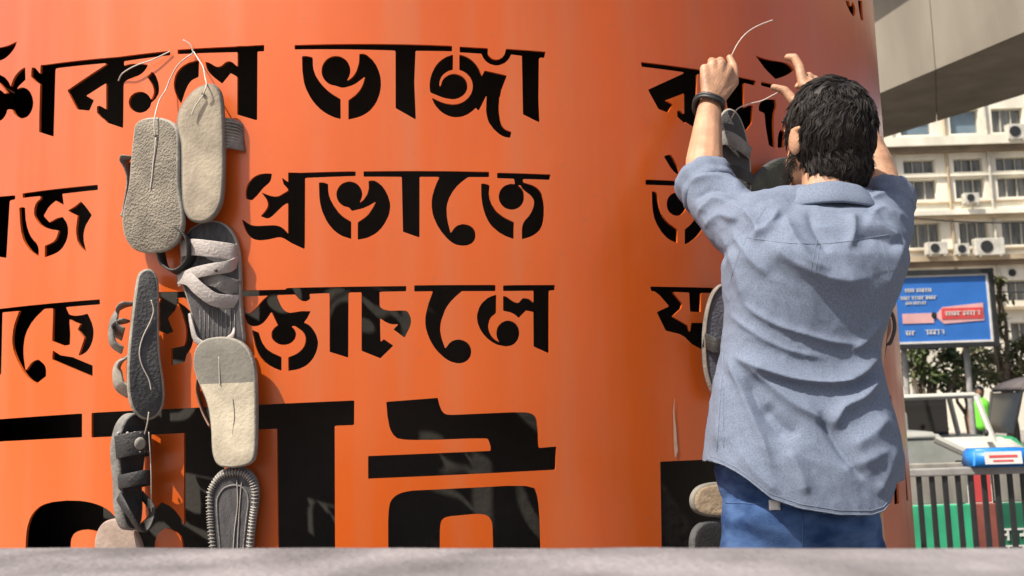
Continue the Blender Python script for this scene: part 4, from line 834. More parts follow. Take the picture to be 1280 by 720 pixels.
# C white-strapped sandal
C_ = Shoe('sandal', 'sandal facing out with crossed white leather straps over a dark insole', 266, 345, .022, yaw=4)
OC = [(229,305),(236,287),(254,277),(274,276.5),(289,288),(297.5,308),(300.5,340),(301,375),(303,405),(304,428),(286,434),(258,434),(243,424),(240,400),(233,375),(226,350),(225,325)]
C_.slab('sole', C_.outline(OC), -.018, 0, [S['insole'], S['midsole']], .004, 0)
def strap_px(sh, name, pts, hs, wd, m, up=None, th=.0035): return sh.ribbon(name, [sh.loc(x, y, h) for (x, y), h in zip(pts, hs)], wd, th, m, up=up)
strap_px(C_, 'strap', [(226, 311), (240, 309), (262, 311), (290, 315), (297, 318)], [-.004, .018, .026, .016, -.004], .037, S['strapw'], up=(0, 1, .1))
strap_px(C_, 'strap', [(298, 326), (286, 333), (262, 337), (238, 343), (223, 352)], [-.004, .022, .032, .022, -.004], .026, S['strapw'], up=(.2, 1, .1))
strap_px(C_, 'strap', [(224, 347), (236, 349), (250, 362), (270, 375), (299, 377)], [-.004, .022, .030, .022, -.004], .030, S['strapw'], up=(.4, 1, .1))
strap_px(C_, 'strap', [(222, 345), (250, 347), (275, 352), (300, 360)], [-.006, .016, .022, -.004], .030, S['strapg'], up=(.1, 1, .1))
bm = bmesh.new(); p = C_.loc(270, 338, .034); ellipsoid(bm, p, (.004, .0035, .003), None, 2); obj('buckle', bm, S['strapd'], C_.t, True)
bm = bmesh.new()
for k in range(9):
    x = 250+k*5.4; tube(bm, [C_.loc(x, 388, .0006), C_.loc(x+1, 428, .0006)], .0012, 5)
obj('insole_groove', bm, S['strapg'], C_.t, True)
# D dark sole seen half from the side
D_ = Shoe('shoe', 'long dark rubber sole with a pale rim and grey straps bulging on its left', 178, 430, .075, yaw=38, cat='shoe')
OD = [(172,345),(178,337),(188,335),(196,343),(199,360),(199,400),(200,440),(205,475),(206,500),(200,517),(188,525),(175,522),(165,510),(160,490),(159,460),(161,430),(164,400),(168,370)]
D_.slab('outsole', D_.outline(OD), -.042, 0, [S['darksole'], S['midsole']], .005, -.010)
D_.cord([(189, 375), (192, 388), (188, 402), (180, 418), (175.5, 432), (174.5, 444), (178, 458), (186, 474), (189, 488)], .0014, h=.0015)
for (a, b, c_, m, wd) in (((163, 378), (148, 388), (142, 408), 'strapg', .055), ((158, 400), (141, 408), (141, 428), 'strapg', .03), ((160, 445), (148, 458), (149, 480), 'midsole', .055)):
    a3, b3, c3 = D_.loc(*a, -.028), D_.loc(*b, -.045), D_.loc(*c_, -.05)
    D_.ribbon('strap', [a3, b3, c3, D_.loc(c_[0]+12, c_[1]+10, -.045)], wd, .005, S[m], up=(.3, .3, 1))
# E cream slipper
E_ = Shoe('sandal', 'cream slipper sole with a dull grey heel, right side of the string', 282, 505, .045, yaw=-4)
OE = [(242,445),(248,431),(261,423),(283,421),(301,427),(312,439),(318,458),(319.5,485),(320,520),(320,555),(318,574),(308,582),(288,584.5),(273,581),(265.5,565),(263,535),(258,505),(248,480),(242,462)]
oE = E_.outline(OE)
E_.slab('sole', oE, -.016, 0, [S['cream'], S['midsole'], S['greysole']], .004, .006, twotone=E_.loc(282, 479).y)
E_.cord([(273.5, 446), (274, 460), (274.5, 475), (275, 481)], .0013, h=.002)
E_.cord([(291, 498), (293, 520), (291, 540), (292, 556)], .0011, S['greysole'], h=.0008)
E_.hole(291.5, 558, .0016, .003)
strap_px(E_, 'strap', [(249, 472), (248, 492), (254, 515), (264, 535)], [-.018, -.03, -.03, -.018], .022, S['brown'], up=(.2, .2, 1))
strap_px(E_, 'thong', [(237, 392), (240, 408), (245, 424), (256, 432)], [-.012, -.006, -.008, -.012], [.006, .018], S['strapw'], up=(1, 0, .1))
strap_px(E_, 'thong', [(293, 410), (291, 418), (286, 424), (280, 430)], [-.012, -.006, -.008, -.012], [.004, .020], S['strapw'], up=(1, 0, .1))
# F sandal seen from its edge
F_ = Shoe('sandal', 'black sandal edge-on with a pale curved rim and spotted strap with a round grey button', 165, 590, .055, yaw=70)
OF = closed_spline([Vector(q) for q in ((-.030, .10, 0), (-.012, .125, 0), (.012, .125, 0), (.032, .10, 0), (.036, .05, 0), (.028, -.02, 0), (.027, -.08, 0), (.018, -.115, 0), (0, -.125, 0), (-.018, -.115, 0), (-.027, -.08, 0), (-.028, -.02, 0), (-.036, .05, 0))], 4)
F_.slab('sole', OF, -.034, 0, [S['strapd'], S['strapg']], .005, .012)
F_.ribbon('strap', [(-.036, .055, -.006), (-.028, .06, .025), (0, .064, .045), (.028, .06, .025), (.036, .055, -.006)], .05, .004, S['strapd'], up=(0, 1, 0))
F_.ribbon('strap', [(-.028, -.02, -.006), (-.024, -.015, .03), (0, -.01, .05), (.024, -.015, .03), (.028, -.02, -.006)], .03, .004, S['strapd'], up=(0, 1, 0))
F_.ribbon('heel_strap', [(-.027, -.05, -.006), (-.028, -.085, .035), (0, -.125, .045), (.028, -.085, .035), (.027, -.05, -.006)], .02, .004, S['strapd'], up=(0, 0, 1))
bm = bmesh.new(); bmesh.ops.create_uvsphere(bm, u_segments=16, v_segments=8, radius=.0135)
for v in bm.verts: v.co = Vector((v.co.x-.012, v.co.y+.062, v.co.z*.45+.047))
obj('button', bm, S['midsole'], F_.t, True)
bm = bmesh.new()
for k in range(9):
    t_ = -1+k*.25
    for yy in (.083, .042): ellipsoid(bm, (t_*.034, yy+.002, .044*(1-abs(t_)**2.2)), (.0035, .0035, .0035), None, 1)
obj('strap_dot', bm, S['stitch'], F_.t, True)
# G stitched sandal at the bottom
G_ = Shoe('sandal', 'dark insole with a pale stitched rim, lowest sandal on the right', 290, 640, .03, yaw=2)
OG = [(259,618),(264,602),(273,590),(287,584),(303,584),(315,592),(321.5,606),(322,625),(318,655),(314,695),(309,730),(298,748),(281,748),(270,735),(265,700),(261,660)]
oG = G_.outline(OG)
G_.slab('sole', oG, -.016, 0, [S['insole'], S['strapg']], .004, 0)
cG = sum(oG, Vector())/len(oG)
rim = [cG+(q-cG)*.90+Vector((0, 0, .001)) for q in oG]
bm = bmesh.new(); loop_tube(bm, rim, .0052, 8); ro = obj('rim', bm, S['strapg'], G_.t, True)
bm = bmesh.new()
for i in range(len(rim)):
    a_, b_ = rim[i], rim[(i+1) % len(rim)]; nst = max(1, int((b_-a_).length/.0055))
    for k in range(nst):
        p = a_.lerp(b_, k/nst); d = (b_-a_).normalized(); o_ = Vector((d.y, -d.x, 0))
        tube(bm, [p-o_*.0075+Vector((0, 0, .001)), p+d*.0012+Vector((0, 0, .0062)), p+o_*.0075+Vector((0, 0, .001))], .0013, 5)
obj('stitch', bm, S['stitch'], ro, True)
bm = bmesh.new(); loop_tube(bm, [cG+(q-cG)*.62+Vector((0, .006, .0006)) for q in oG], .0022, 6); obj('inner_seam', bm, S['strapg'], G_.t, True)
G_.cord([(296, 600), (297, 630), (293, 665), (291, 700)], .0013, S['stitch'], h=.002); G_.cord([(302, 602), (299, 640), (296, 700)], .0011, S['stitch'], h=.002)
# H tip of a pinkish sole
H_ = Shoe('sandal', 'rounded pinkish tip of a sole poking up at the bottom of the string', 148, 690, .03)
H_.slab('sole', H_.outline([(117,690),(119,668),(127,654),(141,648.5),(155,651),(167,663),(175,682),(178,710),(176,745),(165,765),(135,765),(120,740)]), -.016, 0, [S['pinkgrey'], S['pinkgrey']], .005)
strap_px(H_, 'strap', [(120, 720), (135, 712), (160, 716), (176, 722)], [-.004, .03, .03, -.004], .04, S['strapd'])
# ---- the second string, behind the man
R1 = Shoe('shoe', 'grey-edged dark shoe hanging behind the raised left wrist', 922, 200, .06, yaw=-24, cat='shoe')
R1.slab('sole', R1.outline([(899,150),(905,138),(914,134),(924,141),(932,160),(938,190),(940,220),(939,250),(931,270),(917,276),(903,268),(896,240),(895,190)]), -.03, 0, [S['darksole'], S['midsole']], .005, -.006)
strap_px(R1, 'strap', [(896, 180), (906, 172), (924, 180), (938, 192)], [-.004, .022, .022, -.004], .035, S['strapg'])
strap_px(R1, 'strap', [(896, 222), (908, 214), (926, 216), (940, 224)], [-.004, .026, .026, -.004], .030, S['strapd'])
R2 = Shoe('shoe', 'dark green-grey sole hanging between the raised arm and the head', 962, 240, .05, yaw=4, cat='shoe')
R2.slab('sole', R2.outline([(926,262),(931,242),(942,224),(957,208),(973,198),(988,197),(997,210),(996,240),(986,270),(968,295),(947,304),(931,290)]), -.02, 0, [mat('green_grey_sole', (.085, .09, .068, 1), .85, .4, 20, .5, 160), S['darksole']], .005)
strap_px(R2, 'strap', [(936, 262), (950, 255), (972, 258), (986, 262)], [-.022, -.04, -.04, -.022], .03, S['strapd'])
R3 = Shoe('sandal', 'slate-insoled sandal with a tan rim showing left of the blue shirt', 905, 425, .05, yaw=-10)
oR3 = R3.outline([(904,354),(893,364),(886,382),(881.5,410),(881,440),(884,468),(893,492),(910,502),(928,490),(934,460),(936,410),(932,372),(919,356)])
R3.slab('sole', oR3, -.018, 0, [S['insoleb'], S['strapg']], .004)
bm = bmesh.new(); loop_tube(bm, [q*.97+Vector((0, 0, .0005)) for q in oR3], .0026, 8); obj('rim', bm, mat('tan_rim', (.20, .155, .125, 1), .7, .2, 30), R3.t, True)
strap_px(R3, 'strap', [(880, 425), (895, 432), (918, 436), (937, 432)], [-.004, .03, .03, -.004], .035, S['strapd'])
R4 = Shoe('sandal', 'pale beige sandal toe in the black letter, left of the jeans', 893, 627, .05, yaw=-6)
R4.slab('sole', R4.outline([(866,629),(868,617),(877,607.5),(895,603),(914,605),(928,613),(934,627),(926,640),(908,646),(886,646),(871,640)]), -.020, 0, [S['warm'], S['greysole']], .005)
strap_px(R4, 'strap', [(892, 606), (896, 618), (896, 634), (892, 645)], [-.02, -.036, -.036, -.02], .03, S['strapg'], up=(1, 0, 0))
R5 = Shoe('shoe', 'dark grey shoe tip under the beige sandal toe, left of the jeans', 898, 690, .05, cat='shoe')
R5.slab('sole', R5.outline([(867,690),(869,668),(879,655),(898,650.5),(918,656),(929,672),(931,700),(926,740),(898,752),(872,740)]), -.022, 0, [S['strapd'], S['darksole']], .005, -.004)
strap_px(R5, 'strap', [(868, 705), (882, 698), (912, 700), (930, 706)], [-.024, -.04, -.04, -.024], .035, S['strapd'])
R6 = Shoe('sandal', 'dark sandal straps looping out right of the shirt at the drum edge', 1098, 410, .035, yaw=-6)
R6.slab('sole', R6.outline([(1082,385),(1090,377),(1101,377),(1108,386),(1110,405),(1109,435),(1104,455),(1094,460),(1085,450),(1082,425)]), -.016, 0, [S['insole'], S['midsole']], .004)
strap_px(R6, 'strap', [(1104, 385), (1112, 388), (1117, 398), (1118, 412), (1113, 428), (1106, 432)], [0, .012, .022, .026, .018, 0], .010, S['strapd'], up=(.3, .2, 1))
strap_px(R6, 'strap', [(1104, 390), (1110, 398), (1111, 412), (1106, 424)], [0, .012, .014, 0], .012, S['brown'], up=(.3, .2, 1))

# ---- wires
def wire(label, pts, r=.0016, m=None):
    bm = bmesh.new(); P = spline([on_panel(x, y, d) for x, y, d in pts], 6); tube(bm, P, r, 7)
    tag(obj('wire', bm, m or S['wire'], None, True), label, 'wire', 'pale wires holding the shoes')
wire('pale wire rising from the grey sandal to the slot in the letter bar', [(194, 170, .058), (193, 150, .060), (199, 126, .04), (207, 113, .022), (213, 98, .014), (222, 82, .012), (233, 72, .010), (241, 66, .006), (238, 56, .008), (229, 50, .012)])
wire('pale wire rising from the beige sandal to the slot in the letter bar', [(254, 118, .062), (258, 107, .060), (256, 95, .03), (254, 84, .018), (248, 74, .012), (243, 66, .006), (240, 62, .004)])
wire('loose pale wire lying across the top of a letter, left of the string', [(148, 101, .004), (152, 93, .010), (160, 87, .016), (172, 81, .016), (190, 75, .012), (213, 64, .006)])
wire('thin wire dropping between the black sandal and the letter stem', [(186, 540, .075), (188, 570, .07), (189, 600, .07), (189, 640, .055)], .0011)
wire('short pale wire from the grey sole to the black sandal below', [(186, 515, .082), (184, 530, .082), (180, 545, .07)], .0014)
wire('dark wire hooked over the drum edge right of the head', [(1093, 160, .02), (1099, 172, .03), (1104, 190, .03), (1106, 215, .03), (1105, 240, .03)], .0022, S['strapd'])
# ------------------------------------------------------------------ the man
M['skin'] = mat('skin', (.50, .275, .165, 1), .5, .30, 22, .22, 260)
M['chambray'] = mat('chambray', (.180, .218, .298, 1), .9, .22, 320, .3, 900, spec=.2)
M['denim'] = mat('denim', (.085, .165, .36, 1), .9, .65, 17, .5, 420, spec=.2, col2=(.018, .05, .15), stretch=(1, 1, 1.8), detail=9)
M['hair'] = mat('hair', (.017, .013, .011, 1), .58, .3, 40, spec=.35)
YM = 1.98
def P(x, y, Y=YM): return at(x, y, Y)
sh = {-1: P(952, 292, 1.99), 1: P(1092, 292, 1.99)}
el = {-1: P(876, 246, 2.13), 1: P(1112, 254, 2.13)}
wr = {-1: P(887, 133, 2.285), 1: P(1062, 130, 2.25)}
hc = P(1035, 172, 2.03)
HIPZ = .92
bm = bmesh.new()
cxm = P(1002, 500).x
hipc = Vector((cxm, 2.0, HIPZ))
# trunk
capsule(bm, hipc+Vector((-.05, 0, 0)), .085, hipc+Vector((.05, 0, 0)), .085)
chest = P(1015, 360, 2.0)
for s in (-1, 1):
    capsule(bm, hipc+Vector((s*.045, 0, .02)), .08, chest+Vector((s*.055, .0, -.03)), .095)
    capsule(bm, chest+Vector((s*.055, 0, -.03)), .095, sh[s]+Vector((-s*.035, .02, -.01)), .06)
neck0 = P(1035, 262, 2.0)
capsule(bm, chest+Vector((0, .02, .03)), .09, neck0, .055); capsule(bm, neck0, .056, hc+Vector((0, .0, -.06)), .054)
# head
Rh = Matrix.Rotation(math.radians(20), 3, 'Z') @ Matrix.Rotation(math.radians(12), 3, 'X')
def H(v): return hc+Rh @ Vector(v)
ellipsoid(bm, hc, (.073, .090, .104), Rh); ellipsoid(bm, H((0, .045, -.055)), (.058, .055, .065), Rh)
capsule(bm, H((0, .085, -.095)), .022, H((0, .06, -.09)), .03)
capsule(bm, H((0, .098, .012)), .009, H((0, .116, -.028)), .013); ellipsoid(bm, H((0, .096, -.060)), (.022, .012, .010), Rh, 2)
for s in (-1, 1):
    ellipsoid(bm, H((s*.030, .088, .018)), (.016, .014, .010), Rh, 2)
    ellipsoid(bm, H((s*.083, -.006, -.012)), (.010, .018, .031), Rh @ Matrix.Rotation(math.radians(-s*18), 3, 'Z'), 2)
    capsule(bm, H((s*.083, .006, .01)), .006, H((s*.087, -.02, .012)), .006, 8)
# arms
for s in (-1, 1):
    capsule(bm, sh[s], .042, el[s], .036)
    mid = el[s].lerp(wr[s], .35)
    capsule(bm, el[s], .036, mid, .041); capsule(bm, mid, .042, wr[s], .0275)
# legs
knee = {s: Vector((cxm+s*.105, 2.02, .49)) for s in (-1, 1)}
for s in (-1, 1):
    hp = hipc+Vector((s*.075, 0, -.03)); an = Vector((cxm+s*.115, 1.98, .085))
    capsule(bm, hp, .072, knee[s], .055); capsule(bm, knee[s], .056, an.lerp(knee[s], .6), .055); capsule(bm, an.lerp(knee[s], .6), .055, an, .037)
    capsule(bm, an+Vector((0, -.03, -.045)), .036, an+Vector((s*.02, .15, -.055)), .028)
def finger(pts, r):
    for (a, ra), (b, rb) in zip(zip(pts, r), list(zip(pts, r))[1:]): capsule(bm, a, ra, b, rb, 12)
# left hand: seen from its back, fist closed round the wire
w_ = wr[-1]
K = [P(911, 88, 2.315), P(902, 80, 2.312), P(891, 80, 2.310), P(881, 86, 2.306)]       # index .. little knuckles
for k in K: capsule(bm, w_.lerp(k, .08)+Vector((0, .004, 0)), .019, k, .0125, 12)
ellipsoid(bm, w_.lerp(K[1], .55)+Vector((-.004, .006, 0)), (.034, .019, .042))
for i, k in enumerate(K):
    up = (.012, .016, .014, .004)[i]; ln = (.036, .040, .037, .030)[i]
    p1 = k+Vector((.002, ln*.55, up)); p2 = p1+Vector((0, .014, -.027)); p3 = p2+Vector((.001, -.019, -.012))
    finger([k, p1, p2, p3], [.0120, .0105, .0095, .0082])
t0 = w_.lerp(K[0], .25)+Vector((.014, .008, 0)); t1 = P(917, 103, 2.325); t2 = P(917, 84, 2.345); t3 = P(912, 72, 2.355)
finger([t0, t1, t2, t3], [.0165, .0130, .0108, .0088])
# right hand: thumb out to the left, index finger bent over the wire above it
w_ = wr[1]
K = [P(1004, 106, 2.315), P(1010, 102, 2.322), P(1018, 108, 2.328), P(1026, 118, 2.328)]
for k in K: capsule(bm, w_.lerp(k, .08), .018, k, .0122, 12)
ellipsoid(bm, w_.lerp(K[1], .55), (.040, .020, .026))
finger([K[0], P(999.5, 84, 2.325), P(993, 72, 2.33), P(985, 71.5, 2.336)], [.0128, .0115, .0106, .0094])
finger([K[1], P(1011, 95, 2.352), P(1004, 101, 2.365), P(997, 108, 2.358)], [.0118, .0105, .0094, .0082])
finger([K[2], P(1019, 99, 2.350), P(1013, 107, 2.364), P(1007, 113, 2.356)], [.0112, .0100, .0090, .0080])
finger([K[3], P(1026, 106, 2.345), P(1021, 113, 2.356), P(1016, 118, 2.350)], [.0100, .0090, .0082, .0074])
finger([w_.lerp(K[0], .2)+Vector((-.010, .006, 0)), P(992, 126, 2.312), P(981, 113, 2.318), P(967, 109, 2.324)], [.0160, .0128, .0108, .0085])
man = obj('person', voxel(bm, .0036, 5), M['skin'], None, True)
tag(man, 'man seen from behind with both arms raised, in a rumpled blue shirt and jeans', 'person')
# face details, though turned to the drum
M['eye'] = mat('eye_white', (.7, .68, .64, 1), .2, .02, 4)
for s in (-1, 1):
    bm = bmesh.new(); ellipsoid(bm, H((s*.030, .0975, .018)), (.0105, .006, .006), Rh, 2); ob = obj('eye', bm, M['eye'], man, True)
    bm = bmesh.new(); ellipsoid(bm, H((s*.030, .1028, .018)), (.0045, .0016, .0045), Rh, 2); obj('iris', bm, M['hair'], ob, True)
    bm = bmesh.new(); tube(bm, spline([H((s*.012, .104, .034)), H((s*.030, .1045, .041)), H((s*.05, .092, .036))], 4), .0032, 6); obj('eyebrow', bm, M['hair'], man, True)

# hair: a close cap plus many curved locks
rnd = random.Random(4)
ells = [(hc+Rh @ Vector((0, -.004, .012)), Vector((.087, .101, .114))), (hc+Vector((.008, -.022, -.060)), Vector((.068, .064, .071)))]
bm = bmesh.new()
for c, r in ells: ellipsoid(bm, c, r*.975, Rh if c is ells[0][0] else None, 4)
me = voxel(bm, .005, 3); bm = bmesh.new(); bm.from_mesh(me)
def hair_ok(p):
    q = Rh.transposed() @ (p-hc)
    if q.y > .045 and q.z < .055: return False
    if q.y > .005 and q.z < -.005: return False
    if q.z < -.130 : return False
    if q.y > -.02 and q.z < -.042 and abs(q.x) > .05: return False
    return True
bmesh.ops.delete(bm, geom=[f for f in bm.faces if not hair_ok(f.calc_center_median())], context='FACES')
for v in bm.verts:
    n_ = noise.noise(v.co*38)+.6*noise.noise(v.co*85); v.co += (v.co-hc).normalized()*n_*.003
crown = H((.008, -.035, .10))
cnt = 0
while cnt < 1150:
    c, r = ells[0] if rnd.random() < .70 else ells[1]
    d = Vector((rnd.gauss(0, 1), rnd.gauss(0, 1), rnd.gauss(0, 1))).normalized()
    off = Vector((d.x*r.x, d.y*r.y, d.z*r.z)); p = c+(Rh @ off if c is ells[0][0] else off)
    if not hair_ok(p): continue
    cnt += 1
    nn = Vector((d.x/r.x, d.y/r.y, d.z/r.z)).normalized()
    if c is ells[0][0]: nn = Rh @ nn
    fl = (p-crown); fl = fl-nn*fl.dot(nn)
    fl = fl.normalized() if fl.length > 1e-4 else Vector((1, 0, 0))
    fl = fl+noise.noise_vector(p*13)*1.6+Vector((0, 0, -.35)); fl = (fl-nn*fl.dot(nn)).normalized()
    sd = nn.cross(fl); L = rnd.uniform(.024, .046); cu = rnd.uniform(-1, 1)*.7+noise.noise(p*17)*1.6; lift = rnd.uniform(.0, .30); ph = rnd.uniform(0, 6)
    guide = []; q = p-nn*.004
    for k in range(7):
        guide.append(q.copy()); t = k/6
        dd = (fl+nn*(lift-1.15*lift*t*1.4)+sd*(cu*t*1.2+.55*math.sin(ph+t*6))).normalized(); q = q+dd*L/6
    sp_ = rnd.uniform(.0045, .0085)
    for h_ in range(12):
        a_ = rnd.uniform(0, 6.283); rr = sp_*math.sqrt(rnd.random())
        o_ = sd*(rr*math.cos(a_))+nn*(rr*.55*math.sin(a_)); e_ = rnd.uniform(.75, 1.1)
        pts = [g_+o_*(1.0-.55*(k/6))+noise.noise_vector(g_*90+o_*300)*.0010 for k, g_ in enumerate(guide)]
        wd = rnd.uniform(.0006, .0012); pts = pts[:max(4, int(7*e_))]
        tube(bm, pts, [wd*(1.1-.95*(k/(len(pts)-1))**2) for k in range(len(pts))], 4, False)
bpy.data.meshes.remove(me)
obj('hair', bm, M['hair'], man, True)
# sideburns
for s in (-1, 1):
  bm = bmesh.new()
  for k in range(190):
    t = rnd.random()
    q = H((s*(.068-.016*t), .016+.05*t+rnd.gauss(0, .008), -.02-.075*t+rnd.gauss(0, .008))); n_ = Vector((s, .2, -.4)).normalized()
    tube(bm, [q-n_*.006, q+n_*.004+Vector((0, .002, -.004)), q+n_*.006+Vector((0, .003, -.010))], [.0009, .0007, .0002], 4, False)
  obj('sideburn', bm, M['hair'], man, True)

# ---- shirt
secs = [  # row, left, right, depth centre, half depth
 (252, 986, 1082, 2.008, .055), (261, 966, 1096, 2.002, .067), (272, 938, 1108, 1.995, .084), (295, 918, 1122, 1.985, .108), (330, 905, 1128, 1.985, .134), (368, 908, 1117, 1.985, .130),
 (402, 908, 1104, 1.985, .118), (440, 903, 1093, 1.985, .106), (480, 894, 1102, 1.985, .104), (520, 888, 1112, 1.985, .120), (575, 882, 1121, 1.985, .142), (625, 880, 1119, 1.985, .150), (690, 881, 1110, 1.985, .150)]
bm = bmesh.new(); rings = []
NS = 48
for y, l, r_, yc, hd in secs:
    a, b = at(l, y, yc), at(r_, y, yc); c = (a+b)/2; hw = (b.x-a.x)/2; ring = []
    for k in range(NS):
        th = 2*math.pi*k/NS; ct, st = math.cos(th), math.sin(th)
        ex = .80
        ring.append(bm.verts.new((c.x+hw*math.copysign(abs(ct)**ex, ct), yc+hd*math.copysign(abs(st)**ex, st), c.z+(b.z-a.z)/2*ct)))
    rings.append(ring)
for a, b in zip(rings, rings[1:]):
    for k in range(NS): bm.faces.new((a[k], a[(k+1) % NS], b[(k+1) % NS], b[k]))
bm.faces.new(rings[0]); bm.faces.new(rings[-1])
bmesh.ops.recalc_face_normals(bm, faces=bm.faces)
slv = {-1: [(P(962, 300, 1.985), .085), (P(924, 280, 2.05), .068), (P(897, 254, 2.10), .058), (P(881, 228, 2.15), .056)],
       1: [(P(1083, 300, 1.985), .082), (P(1102, 288, 2.04), .060), (P(1108, 268, 2.09), .054), (P(1108, 248, 2.13), .050)]}
for s in (-1, 1):
    ch = slv[s]
    for (a, ra), (b, rb) in zip(ch, ch[1:]): capsule(bm, a, ra, b, rb, 20)
capsule(bm, P(985, 262, 2.0), .05, P(940, 276, 1.99), .055, 20); capsule(bm, P(1070, 264, 2.0), .05, P(1096, 278, 1.99), .05, 20)
capsule(bm, P(1000, 262, 2.01), .05, P(1065, 266, 2.01), .05, 20)
me = voxel(bm, .0036, 16)
bm = bmesh.new(); bm.from_mesh(me); bpy.data.meshes.remove(me)
# folds: polylines seen on the back; +1 side is below the line
folds = [  # pts, amp(mm), width above, width below
 ([(930,378),(948,393),(973,407),(1007,418),(1040,427),(1076,431)], 6.0, 5, 4),
 ([(914,392),(932,408),(963,428),(995,441),(1030,448)], 5.0, 6, 4),
 ([(919,446),(940,456),(964,466),(1008,478),(1051,479),(1080,461),(1100,438)], 13, 12, 4.5),
 ([(926,450),(944,466),(966,486),(993,508),(1029,526),(1046,528)], 9, 10, 5),
 ([(912,440),(918,462),(928,488),(942,522),(955,556),(966,588)], 8, 6, 6),
 ([(934,470),(946,502),(966,533),(990,552)], -9, 8, 8),
 ([(955,505),(975,528),(1000,545)], -7, 8, 8),
 ([(1022,514),(1034,534),(1051,562),(1066,583),(1080,598)], -12, 8, 7),
 ([(1040,538),(1052,512),(1078,497),(1098,470)], 10, 9, 7),
 ([(1062,560),(1085,545),(1108,520)], 9, 12, 16),
 ([(1050,590),(1080,578),(1112,560)], 8, 14, 14),
 ([(905,470),(903,510),(898,560)], 6, 8, 8), ([(925,560),(945,590),(975,618)], 5, 8, 8), ([(985,560),(1000,590),(1008,620)], 6, 9, 9),
 ([(957,303),(990,328),(1027,346),(1060,352),(1085,346)], 13, 20, 9),
 ([(905,290),(915,320),(925,350),(932,380)], 6, 7, 7), ([(918,290),(935,318),(960,345)], 6, 7, 6),
 ([(930,262),(945,280),(952,300)], 7, 5, 5), ([(972,262),(962,285),(940,305)], 8, 6, 6), ([(982,270),(990,296),(1010,325),(1036,338)], 8, 8, 7),
 ([(1010,262),(1020,290),(1036,318)], -7, 7, 7), ([(1064,268),(1066,290),(1060,312)], 8, 6, 6), ([(1080,272),(1100,285),(1124,300)], 7, 6, 6),
 ([(1072,300),(1095,296),(1125,310)], -6, 6, 8), ([(1128,300),(1118,330),(1104,362)], 5, 8, 8), ([(1100,400),(1085,420),(1060,440)], 6, 6, 5),
 ([(862,232),(880,224),(905,226),(930,238)], 8, 5, 4), ([(868,252),(884,238),(905,238),(935,252)], -7, 5, 5), ([(874,268),(892,250),(915,252)], 6, 5, 5),
 ([(880,286),(900,270),(925,275)], 5, 6, 5), ([(1082,256),(1098,246),(1120,248),(1136,262)], 6, 5, 4), ([(1086,272),(1104,262),(1130,276)], 5, 5, 5),
 ([(890,330),(900,350),(905,380)], 5, 6, 6), ([(1095,620),(1108,590),(1115,560)], 5, 8, 8)]
fold_np = []
for pts, amp, wu, wd in folds:
    sp = spline([Vector((x, y, 0)) for x, y in pts], 5); fold_np.append((np.array([(q.x, q.y) for q in sp]), amp*1.45/1000, wu, wd))
def hem(x):
    xs = [860, 882, 890, 905, 920, 935, 965, 1000, 1050, 1090, 1105, 1114, 1122, 1140]; ys = [576, 577, 578, 583, 591, 601, 625, 637, 645, 645, 640, 628, 604, 596]
    return float(np.interp(x, xs, ys))
bm.normal_update()
co = np.array([proj(v.co) for v in bm.verts]); nr = [v.normal.copy() for v in bm.verts]
disp = np.zeros(len(co))
for sp, amp, wu, wd in fold_np:
    best = np.full(len(co), 1e9); sgn = np.zeros(len(co))
    L = 0; tot = np.sum(np.hypot(*(sp[1:]-sp[:-1]).T)); tt = np.zeros(len(co))
    for a, b in zip(sp, sp[1:]):
        d = b-a; l2 = d @ d; t = np.clip(((co-a) @ d)/l2, 0, 1); q = co-(a+t[:, None]*d); ds = np.hypot(q[:, 0], q[:, 1])
        m_ = ds < best; best[m_] = ds[m_]; cr = d[0]*q[:, 1]-d[1]*q[:, 0]; sgn[m_] = np.sign(cr)[m_]; tt[m_] = (L+t*math.sqrt(l2))[m_]/tot; L += math.sqrt(l2)
    wv = np.where(sgn > 0, wd, wu); taper = np.clip(np.minimum(tt, 1-tt)*5+.15, 0, 1)
    disp += amp*taper*np.exp(-(best/wv)**1.35)
wt = np.array([max(0, min(1, (-n.y+.25)*2)) for n in nr])
for v, d, k, n_ in zip(bm.verts, disp, wt, nr):
    p = v.co
    q = Vector((p.x*9+p.z*4, p.y*9, p.z*6-p.x*3)); r2 = Vector((p.x*26+p.z*18, p.y*20, p.z*16-p.x*12))
    g = (1-abs(noise.noise(q))*2)*.0016+(1-abs(noise.noise(r2))*2)*.0013+(1-abs(noise.noise(Vector((p.x*55+p.z*30, p.y*40, p.z*34-p.x*20))))*2)*.0007
    v.co = p+n_*(d*k+g)
# open the hem and the sleeve ends, then trim to the hem curve
def cut(f):
    c = f.calc_center_median()
    x, y = proj(c)
    if y > hem(x) and c.y < 2.35: return True
    for s in (-1, 1):
        e_, pr = slv[s][-1][0], slv[s][-2][0]; ax = (e_-pr).normalized()
        if (c-e_).dot(ax) > .004 and (c-e_).length < .12: return True
    return False
bmesh.ops.delete(bm, geom=[f for f in bm.faces if cut(f)], context='FACES')
for v in bm.verts:
    if v.is_boundary:
        x, y = proj(v.co)
        if y > 560:
            k = (hem(x)-y)/FPX*v.co.y; v.co.z -= k*.9
for _ in range(2): bmesh.ops.smooth_vert(bm, verts=[v for v in bm.verts if v.is_boundary], factor=.5, use_axis_x=True, use_axis_y=True, use_axis_z=True)
shirt = obj('shirt', bm, M['chambray'], man, True)
sol = shirt.modifiers.new('cloth', 'SOLIDIFY'); sol.thickness = .0016; sol.offset = -1
